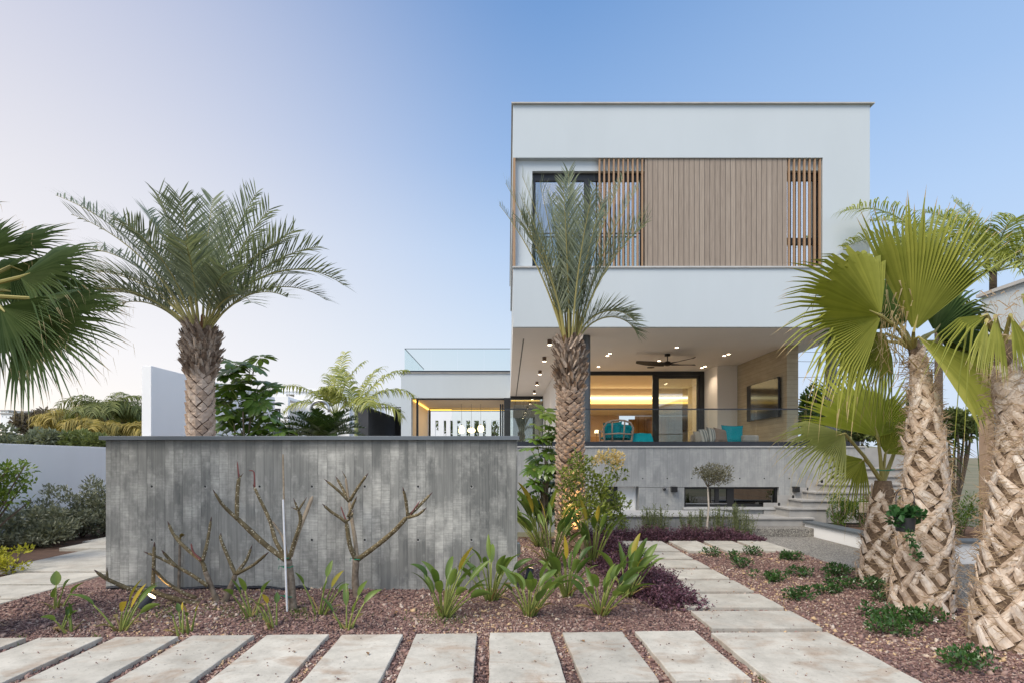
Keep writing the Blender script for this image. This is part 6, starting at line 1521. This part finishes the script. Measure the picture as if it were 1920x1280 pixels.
# left hedge, branch, yellow shrub
HDG = leaf('dark_hedge_leaf', (0.065, 0.076, 0.045), (0.25, 0.26, 0.18), .15, .45)
for k, (px, Y, h_, w_, lab) in enumerate(((-10, 8.6, .42, .8, 'lowest dark hedge shrub at the left photo edge'), (45, 9.0, .50, .75, 'second dark hedge shrub from the left edge'), (95, 9.6, .84, .70, 'tall wispy dark hedge shrub in the middle of the hedge'), (140, 10.0, .70, .65, 'dark hedge shrub right of the tall wispy one'), (185, 10.4, .95, .75, 'tallest dark hedge shrub against the garden wall edge'))):
    rr = random.Random(500 + k); x = xat(px, Y) + .15
    cl = blob(x, Y, h_*.45, w_, .5, h_*.45, 15, rr, .42) + [(x + rr.uniform(-.5, .5)*w_, Y + rr.uniform(-.2, .2), h_*rr.uniform(.9, 1.12), .13, .13, .14) for _ in range(6)]
    bush('hedge_shrub', lab, 'shrub', (x, Y, 0), cl, 2100, .085, .036, HDG, 510 + k, stems=14, group='dark hedge shrubs by the white boundary wall', up=.5)
rr = random.Random(77); YEL = leaf('yellow_green_leaf', (0.17, 0.19, 0.02), (0.50, 0.46, 0.05), .3, .5)
p = Vector((xat(18, 6.75), 6.75, 0)); bush('golden_shrub', 'low yellow green shrub beside the left side path', 'shrub', p, blob(p.x - .05, p.y, .20, .36, .30, .18, 12, rr, .45), 900, .055, .028, YEL, 78, up=.6)
p = Vector((xat(-70, 7.2), 7.2, 0)); BRG = leaf('bright_green_leaf', (0.035, 0.090, 0.010), (0.19, 0.26, 0.035), .25, .35)
cl = [(xat(px, 7.2), 7.2 + rr.uniform(-.2, .2), zat(py, 7.2), r_*7.2/F*1.15, r_*7.2/F*1.3, r_*7.2/F*.8) for px, py, r_ in ((-40, 900, 40), (0, 890, 28), (15, 880, 20), (35, 875, 14), (52, 872, 9), (10, 910, 28), (28, 905, 14), (0, 930, 24), (25, 935, 16), (45, 938, 10), (-30, 940, 35), (15, 950, 10))]
bush('garden_tree', 'bright green small tree reaching in from the left edge before the white wall', 'tree', p, cl, 2200, .07, .036, BRG, 79, stems=12, sr=.02, outward=.8)
# shrub and hedge behind, right planter hedge
OLV = leaf('olive_leaf', (0.060, 0.075, 0.030), (0.24, 0.235, 0.13), .2, .5)
rr = random.Random(81); p = Vector((xat(545, 10), 10, 0)); bush('olive_shrub', 'rounded dusty green shrub between umbrella plant and cycad', 'shrub', p, blob(p.x, 10, zat(812, 10) - .1, .42, .35, .36, 14, rr), 1300, .06, .026, OLV, 82)
HB = leaf('bright_hedge_leaf', (0.025, 0.070, 0.010), (0.13, 0.205, 0.030), .25, .4)
for k, (x, Y, h_, w_, lab) in enumerate(((6.32, 9.95, .70, .24, 'rounded bright green shrub at the left of the white planter'), (6.72, 9.75, .66, .27, 'rounded bright green shrub in the planter beside the tan plaque'), (7.15, 9.7, .78, .26, 'bright green shrub in the planter hidden behind the small palm trunk'), (7.62, 8.7, .85, .30, 'dark bright green shrub in the planter seen between the two big trunks'), (7.85, 8.2, .78, .26, 'green shrub in the planter just left of the right edge palm'))):
    rr = random.Random(600 + k)
    bush('planter_shrub', lab, 'shrub', (x, Y, .18), blob(x, Y, .2 + h_*.45, w_, w_, h_*.5, 12, rr, .45), 1700, .05, .016, HB, 610 + k, group='green shrubs in the white planter', up=.9)
# hanging pot on the thickest palm
Yp = 4.82; c = at(1697, 980, Yp); POT = simple('dark_grey_pot', (0.035, 0.037, 0.042), (0.028, 0.03, 0.034), 10, .5)
t = thing('hanging_pot', 'dark grey hanging pot with trailing plant on the thickest palm trunk', 'plant pot', (c.x, c.y, c.z - .08))
mb = MB(); mb.lathe([(.066, -.075), (.072, -.07), (.082, .05), (.082, .056), (.074, .056), (.07, .02)], 24, c); mb.build('pot', POT, t, smooth=False)
mb = MB(); mb.tube([c + Vector((-.082, 0, .03)), c + Vector((-.085, 0, .12))] + [c + Vector((-.085*math.cos(rad(a)), 0, .24 + .085*math.sin(rad(a)))) for a in range(0, 181, 15)] + [c + Vector((.085, 0, .12)), c + Vector((.082, 0, .03))], .0045, 6); mb.build('wire_handle', POT, t)
rr = random.Random(8); IVY = leaf('pot_plant_leaf', (0.014, 0.060, 0.018), (0.060, 0.150, 0.045), .2, .35); mb = MB()
cloud(mb, [(c.x - .03, c.y - .02, c.z + .10, .10, .07, .05), (c.x + .09, c.y - .03, c.z + .08, .08, .05, .04), (c.x - .10, c.y - .02, c.z + .03, .05, .05, .06)], 150, .07, .05, r=rr)
cloud(mb, [(c.x - .03 + .015*i, c.y - .10, c.z - .08 - .045*i, .05, .03, .04) for i in range(6)], 90, .035, .026, r=rr)
tubes_along(mb, c + Vector((0, 0, .05)), [c + Vector((.04, -.11, -.32)), c + Vector((-.03, -.10, -.25))], .003, .002, rr, 4, .02); mb.build('trailing_plant', IVY, t)

# ------------------------------------------------------------ weeds and gravel stones
rr = random.Random(90); mb = MB(); WEED = leaf('weed_grass', (0.040, 0.085, 0.012), (0.14, 0.20, 0.035), .25, .5)
for px, py, w, n in ((430, 1150, 60, 240), (480, 1160, 40, 200), (560, 1155, 35, 170), (300, 1152, 60, 110), (240, 1160, 45, 60), (130, 1155, 60, 40), (640, 1150, 60, 60), (800, 1162, 60, 120), (840, 1168, 30, 100), (860, 1166, 60, 50), (1095, 1235, 12, 30), (1430, 1275, 14, 50), (1590, 1250, 20, 20), (178, 1200, 12, 40), (36, 1205, 14, 30), (310, 1152, 14, 40)):
    for i in range(n):
        g = gnd(px + rr.gauss(0, w*.5), py + rr.gauss(0, 6)); z = gz(g.x, g.y); p = Vector((g.x, g.y, z)); d = Vector((rr.uniform(-1, 1), rr.uniform(-1, 1), rr.uniform(.3, 1.4))).normalized()*rr.uniform(.02, .055); s_ = Vector((d.y, -d.x, 0)).normalized()*.004
        mb.add([p - s_, p + s_, p + d], [(0, 1, 2)], rr.random())
tag(mb.build('weeds', WEED), kind='stuff')
rr = random.Random(91); mb = MB(); LIT = simple('dry_leaf', (0.30, 0.17, 0.07), (0.16, 0.09, 0.045), 14, .8)
for i in range(150):
    x, y = (rr.uniform(-4.8, 1.3), rr.uniform(3.4, 5.6)) if i < 95 else (rr.uniform(1.2, 4.5), rr.uniform(3.4, 9.0))
    z = .056 if (i % 3 == 0) else gz(x, y) + .022; a = rr.random()*6.28; L_ = rr.uniform(.018, .05); d = Vector((math.cos(a), math.sin(a), rr.uniform(0, .25))); s_ = Vector((-math.sin(a), math.cos(a), rr.uniform(-.2, .2)))*L_*.28; p = Vector((x, y, z))
    mb.add([p, p + d*L_*.5 + s_ + UP*.004, p + d*L_, p + d*L_*.5 - s_ + UP*.006], [(0, 1, 2), (0, 2, 3)], rr.random())
tag(mb.build('leaf_litter', LIT), kind='stuff')
def stones():
    g = np.random.default_rng(5)
    M = 95000
    x = g.uniform(-5.02, 4.6, M); y = 3.0 + (9.3 - 3.0)*g.random(M)**1.5
    keep = np.ones(M, bool)
    keep &= ~((y > 5.80) & (x < 0.0))
    keep &= ~((x > 1.80) & (x < 2.66) & (y > 4.5) & ((((y - 4.45) % .622) > .04) & (((y - 4.45) % .622) < .5)) & (y < 8.1))
    keep &= ~((x > 1.80) & (x < 2.66) & (y > 8.25) & (y < 9.15))
    yy = y - .03*(x); u = (x + .150 + .03*(y-4.3)) % .611
    keep &= ~((x < 1.55) & (yy < 4.27) & (u > .04) & (u < .46))
    keep &= ~((x > 1.78) & (x < 2.6) & (yy < 4.25))
    keep &= (y < 6.2) | (x > 0.15)
    pat = .5 + .5*np.sin(x*3.1 + 1.7*np.sin(y*2.3))*np.sin(y*3.7 + 1.3*np.sin(x*1.9 + .6))
    keep &= g.random(M) < np.clip(1.5 - (y-4)*.12, .5, 1)*(.55 + .45*pat)
    stray = (~keep) & (g.random(M) < .012) & ((y < 4.2) | ((x > 1.8) & (x < 2.66))) & (y < 8)
    keep |= stray; onslab = stray[keep]
    x, y = x[keep], y[keep]; n = len(x)
    z = np.array([gz(a, b) for a, b in zip(x, y)]); z[onslab] = .053
    base = np.array([(1, 0, 0), (0, 1, 0), (-1, 0, 0), (0, -1, 0), (0, 0, 1), (0, 0, -1)], float)
    V = base[None] * g.uniform(.6, 1.25, (n, 6, 1)) + g.normal(0, .22, (n, 6, 3))
    big = 1 + 1.1*(g.random(n) > .93); S = np.stack([g.uniform(.009, .021, n), g.uniform(.007, .014, n), g.uniform(.005, .011, n)], 1)*big[:, None]; V *= S[:, None, :]
    a = g.uniform(0, 6.2832, n); b = g.normal(0, .5, n)
    ca, sa, cb, sb_ = np.cos(a), np.sin(a), np.cos(b), np.sin(b)
    X = V[..., 0]*cb[:, None] + V[..., 2]*sb_[:, None]; Z = -V[..., 0]*sb_[:, None] + V[..., 2]*cb[:, None]; Yv_ = V[..., 1]
    V = np.stack([X*ca[:, None] - Yv_*sa[:, None], X*sa[:, None] + Yv_*ca[:, None], Z], 2)
    V *= np.where(onslab, .55, 1.0)[:, None, None]; V += np.stack([x, y, z + .005], 1)[:, None, :]
    F_ = np.array([(0, 1, 4), (1, 2, 4), (2, 3, 4), (3, 0, 4), (1, 0, 5), (2, 1, 5), (3, 2, 5), (0, 3, 5)])
    idx = (F_[None] + (np.arange(n)*6)[:, None, None]).reshape(-1)
    me = bpy.data.meshes.new('gravel'); me.vertices.add(n*6); me.vertices.foreach_set('co', V.reshape(-1))
    nf = n*8; me.loops.add(nf*3); me.loops.foreach_set('vertex_index', idx.astype(np.int32)); me.polygons.add(nf)
    me.polygons.foreach_set('loop_start', (np.arange(nf)*3).astype(np.int32)); me.update(calc_edges=True)
    at_ = me.attributes.new('tint', 'FLOAT', 'FACE'); at_.data.foreach_set('value', np.repeat(np.clip(g.random(n) + .16*np.sin(x*2.2 + y*1.4 + 2*np.sin(y*1.7)), 0, 1), 8))
    m, nt, b_ = newmat('gravel_stone', .8, .35); t_ = tint(nt)
    col = ramp(nt, t_, [(0.0, (0.085, 0.055, 0.055)), (0.35, (0.20, 0.120, 0.108)), (0.65, (0.29, 0.185, 0.160)), (0.86, (0.38, 0.28, 0.235)), (0.96, (0.54, 0.46, 0.40)), (1.0, (0.52, 0.37, 0.22))])
    nt.links.new(col, b_.inputs['Base Color']); me.materials.append(m)
    o = bpy.data.objects.new('gravel', me); COL.objects.link(o); tag(o, kind='stuff')
stones()
# ------------------------------------------------------------ vegetation farther away
FARG = leaf('far_leaf_green', (0.050, 0.075, 0.020), (0.19, 0.22, 0.075), .2, .6)
FARO = leaf('far_leaf_olive', (0.085, 0.100, 0.060), (0.26, 0.28, 0.19), .2, .6)
FARB = leaf('far_leaf_brown', (0.075, 0.060, 0.045), (0.20, 0.16, 0.11), .15, .7)
FARY = leaf('far_palm_gold', (0.13, 0.12, 0.03), (0.44, 0.34, 0.09), .3, .6)
FARP = leaf('far_palm_green', (0.055, 0.080, 0.022), (0.21, 0.23, 0.075), .25, .6)
def tree(label, px, Y, pt, w, n, L, mat, seed, group='far trees at the left', pb=None, hz=0.0, name='tree', rz=None):
    rr = random.Random(seed); x = xat(px, Y); zt = zat(pt, Y); rx = w*Y/F; zb_ = hz; h = zt - zb_
    t = thing(name, label, 'tree', (x, Y, zb_), group); rz = rz or min(rx*.85, h*.45)
    cl = blob(x, Y, zt - rz, rx, rx*.8, rz, 22, rr, .36)
    mb = MB(); cloud(mb, cl, n, L, L*.5, r=rr, tone=.5); mb.build('crown', mat, t)
    mb = MB(); tubes_along(mb, (x, Y, zb_), [c[:3] for c in cl[:9]], max(.05, rx*.06), .02, rr, 6, .15); mb.build('trunk', BARK, t)
LV = 'far trees and shrubs beyond the left wall'
tree('brownish rounded bush on the slope beyond the left wall', 68, 45, 762, 34, 2600, .42, FARB, 1, LV, rz=1.6)
tree('silvery olive tree low behind the left wall, at the photo edge', 10, 22, 800, 44, 2200, .22, FARO, 2, LV)
tree('silvery olive tree behind the left wall, second from the edge', 62, 21, 806, 34, 1800, .22, FARO, 3, LV)
tree('greyish olive shrub behind the left wall, third from the edge', 102, 20, 810, 28, 1500, .20, FARO, 4, LV)
tree('deep green shrub behind the left wall below the golden palms', 140, 20, 806, 28, 1500, .20, FARG, 5, LV)
tree('green shrub just left of the garden wall cap below the palms', 175, 19, 812, 24, 1300, .18, FARG, 6, LV)
tree('green tree filling the gap between golden palms and tall white wall', 250, 34, 770, 22, 1400, .28, FARG, 7, LV)
tree('dense green tree behind the golden palms', 200, 38, 778, 40, 1800, .30, FARG, 8, LV)
tree('small dark green tree behind the brownish bush', 110, 40, 782, 26, 1300, .30, FARG, 9, LV)
PG = 'drooping golden palms beyond the left wall'
def droopy(k, px, py, Y, L, mats, lab):
    rr = random.Random(700 + k); fr = [(rr.uniform(0, 360), rr.uniform(35, 78), rr.uniform(.8, 1.1), rr.uniform(85, 135)) for _ in range(20)]
    feather_palm('feather_palm', lab, xat(px, Y), Y, zat(py, Y), .16, fr, L, .75, 26, mats, 720 + k, vee=5, fwd=60, lw=.06, droop=.55, trunk=BARK, group=PG, cr=.08)
droopy(0, 200, 782, 28, 2.5, [FARP, FARP], 'tallest drooping palm with a dark heart beyond the left wall')
droopy(1, 142, 795, 30, 2.2, [FARY, FARY], 'golden drooping palm left of the tallest one')
droopy(2, 232, 790, 30, 2.2, [FARY, FARP], 'golden drooping palm right of the tallest one')
droopy(3, 118, 805, 31, 1.7, [FARY, FARY], 'leftmost small dry looking drooping palm')
droopy(4, 180, 812, 25, 1.5, [FARY, FARY], 'low golden drooping palm in front of the tallest one')
droopy(5, 240, 815, 26, 1.4, [FARY, FARY], 'low golden drooping palm by the tall white wall')
# far houses on the hill
for k, (px, py, w, h_, Y, lab) in enumerate(((22, 776, 40, 9, 160, 'long white house far on the hill at the left edge'), (8, 770, 14, 5, 200, 'tiny pale house highest on the hill'), (26, 795, 6, 10, 110, 'small white tower like house on the hill slope'), (48, 772, 16, 5, 190, 'tiny flat white house right of the long one'))):
    a = at(px - w/2, py + h_, Y); b_ = at(px + w/2, py, Y); t = thing('far_house', lab[0].upper() + lab[1:], 'house', ((a.x+b_.x)/2, Y, a.z - 3), 'far houses on the hill')
    mb = MB(); nW = max(1, int(w/6)); hs = [(a.x + (b_.x-a.x)*(i+.3)/nW, a.x + (b_.x-a.x)*(i+.7)/nW, a.z + (b_.z-a.z)*.35, a.z + (b_.z-a.z)*.7) for i in range(nW)]
    mb.wall(a.x, b_.x, a.z - 4, b_.z, Y, Y + .3, hs); mb.box(a.x, b_.x, Y + 2.2, Y + 6, a.z - 4, b_.z); mb.build('wall', WHITE2, t)
    mb = MB(); mb.box(a.x - .2, b_.x + .2, Y - .2, Y + 6.2, b_.z + .01, b_.z + .5); mb.build('roof', STEP, t)
# trees right of the terrace
RT = 'trees beyond the terrace at the right'
SCH = leaf('glossy_tree_leaf', (0.030, 0.075, 0.010), (0.16, 0.235, 0.035), .3, .35)
tree('leafy green tree seen between terrace wall and right steel column', 1528, 16, 705, 26, 1500, .20, SCH, 21, RT, rz=1.2)
tree('lower green shrub at the foot of the terrace wall end', 1520, 15, 765, 24, 1200, .17, SCH, 22, RT)
tree('grey green bushy tree right of the right steel column', 1600, 24, 775, 34, 1800, .25, FARG, 23, RT)
tree('far dark pine like tree on the slope right of the column', 1580, 60, 758, 18, 900, .5, FARG, 24, RT)
tree('green tree behind the small fan palm right of the stairs', 1690, 22, 770, 44, 2000, .25, FARG, 25, RT)
tree('green tree behind the thickest palm trunk', 1790, 15, 760, 40, 1800, .18, FARG, 26, RT)
mb = MB(); pts = [(20, 70, -1), (90, 70, -1), (140, 140, -1), (30, 150, -1)]
vs = []; fs = []; nx, ny = 26, 10
for j in range(ny+1):
    for i in range(nx+1):
        u, v = i/nx, j/ny; vs.append((22 + 120*u, 62 + 90*v, -1 + 9.5*math.sin(math.pi*min(1, v*.9))*(.55 + .45*math.sin(u*5 + 1.2))*min(1, u*5 + .25)))
for j in range(ny):
    for i in range(nx): a = j*(nx+1)+i; fs.append((a, a+1, a+nx+2, a+nx+1))
mb.add(vs, fs); tag(mb.build('hill', EARTH, org=(80, 100, 0), smooth=True), kind='structure')
tree('green courtyard tree behind the slotted wall, left one', 845, 39, 770, 30, 900, .3, FARG, 31, 'courtyard trees behind the slotted wall')
tree('green courtyard tree behind the slotted wall, right one', 905, 39, 775, 40, 900, .3, FARG, 32, 'courtyard trees behind the slotted wall')
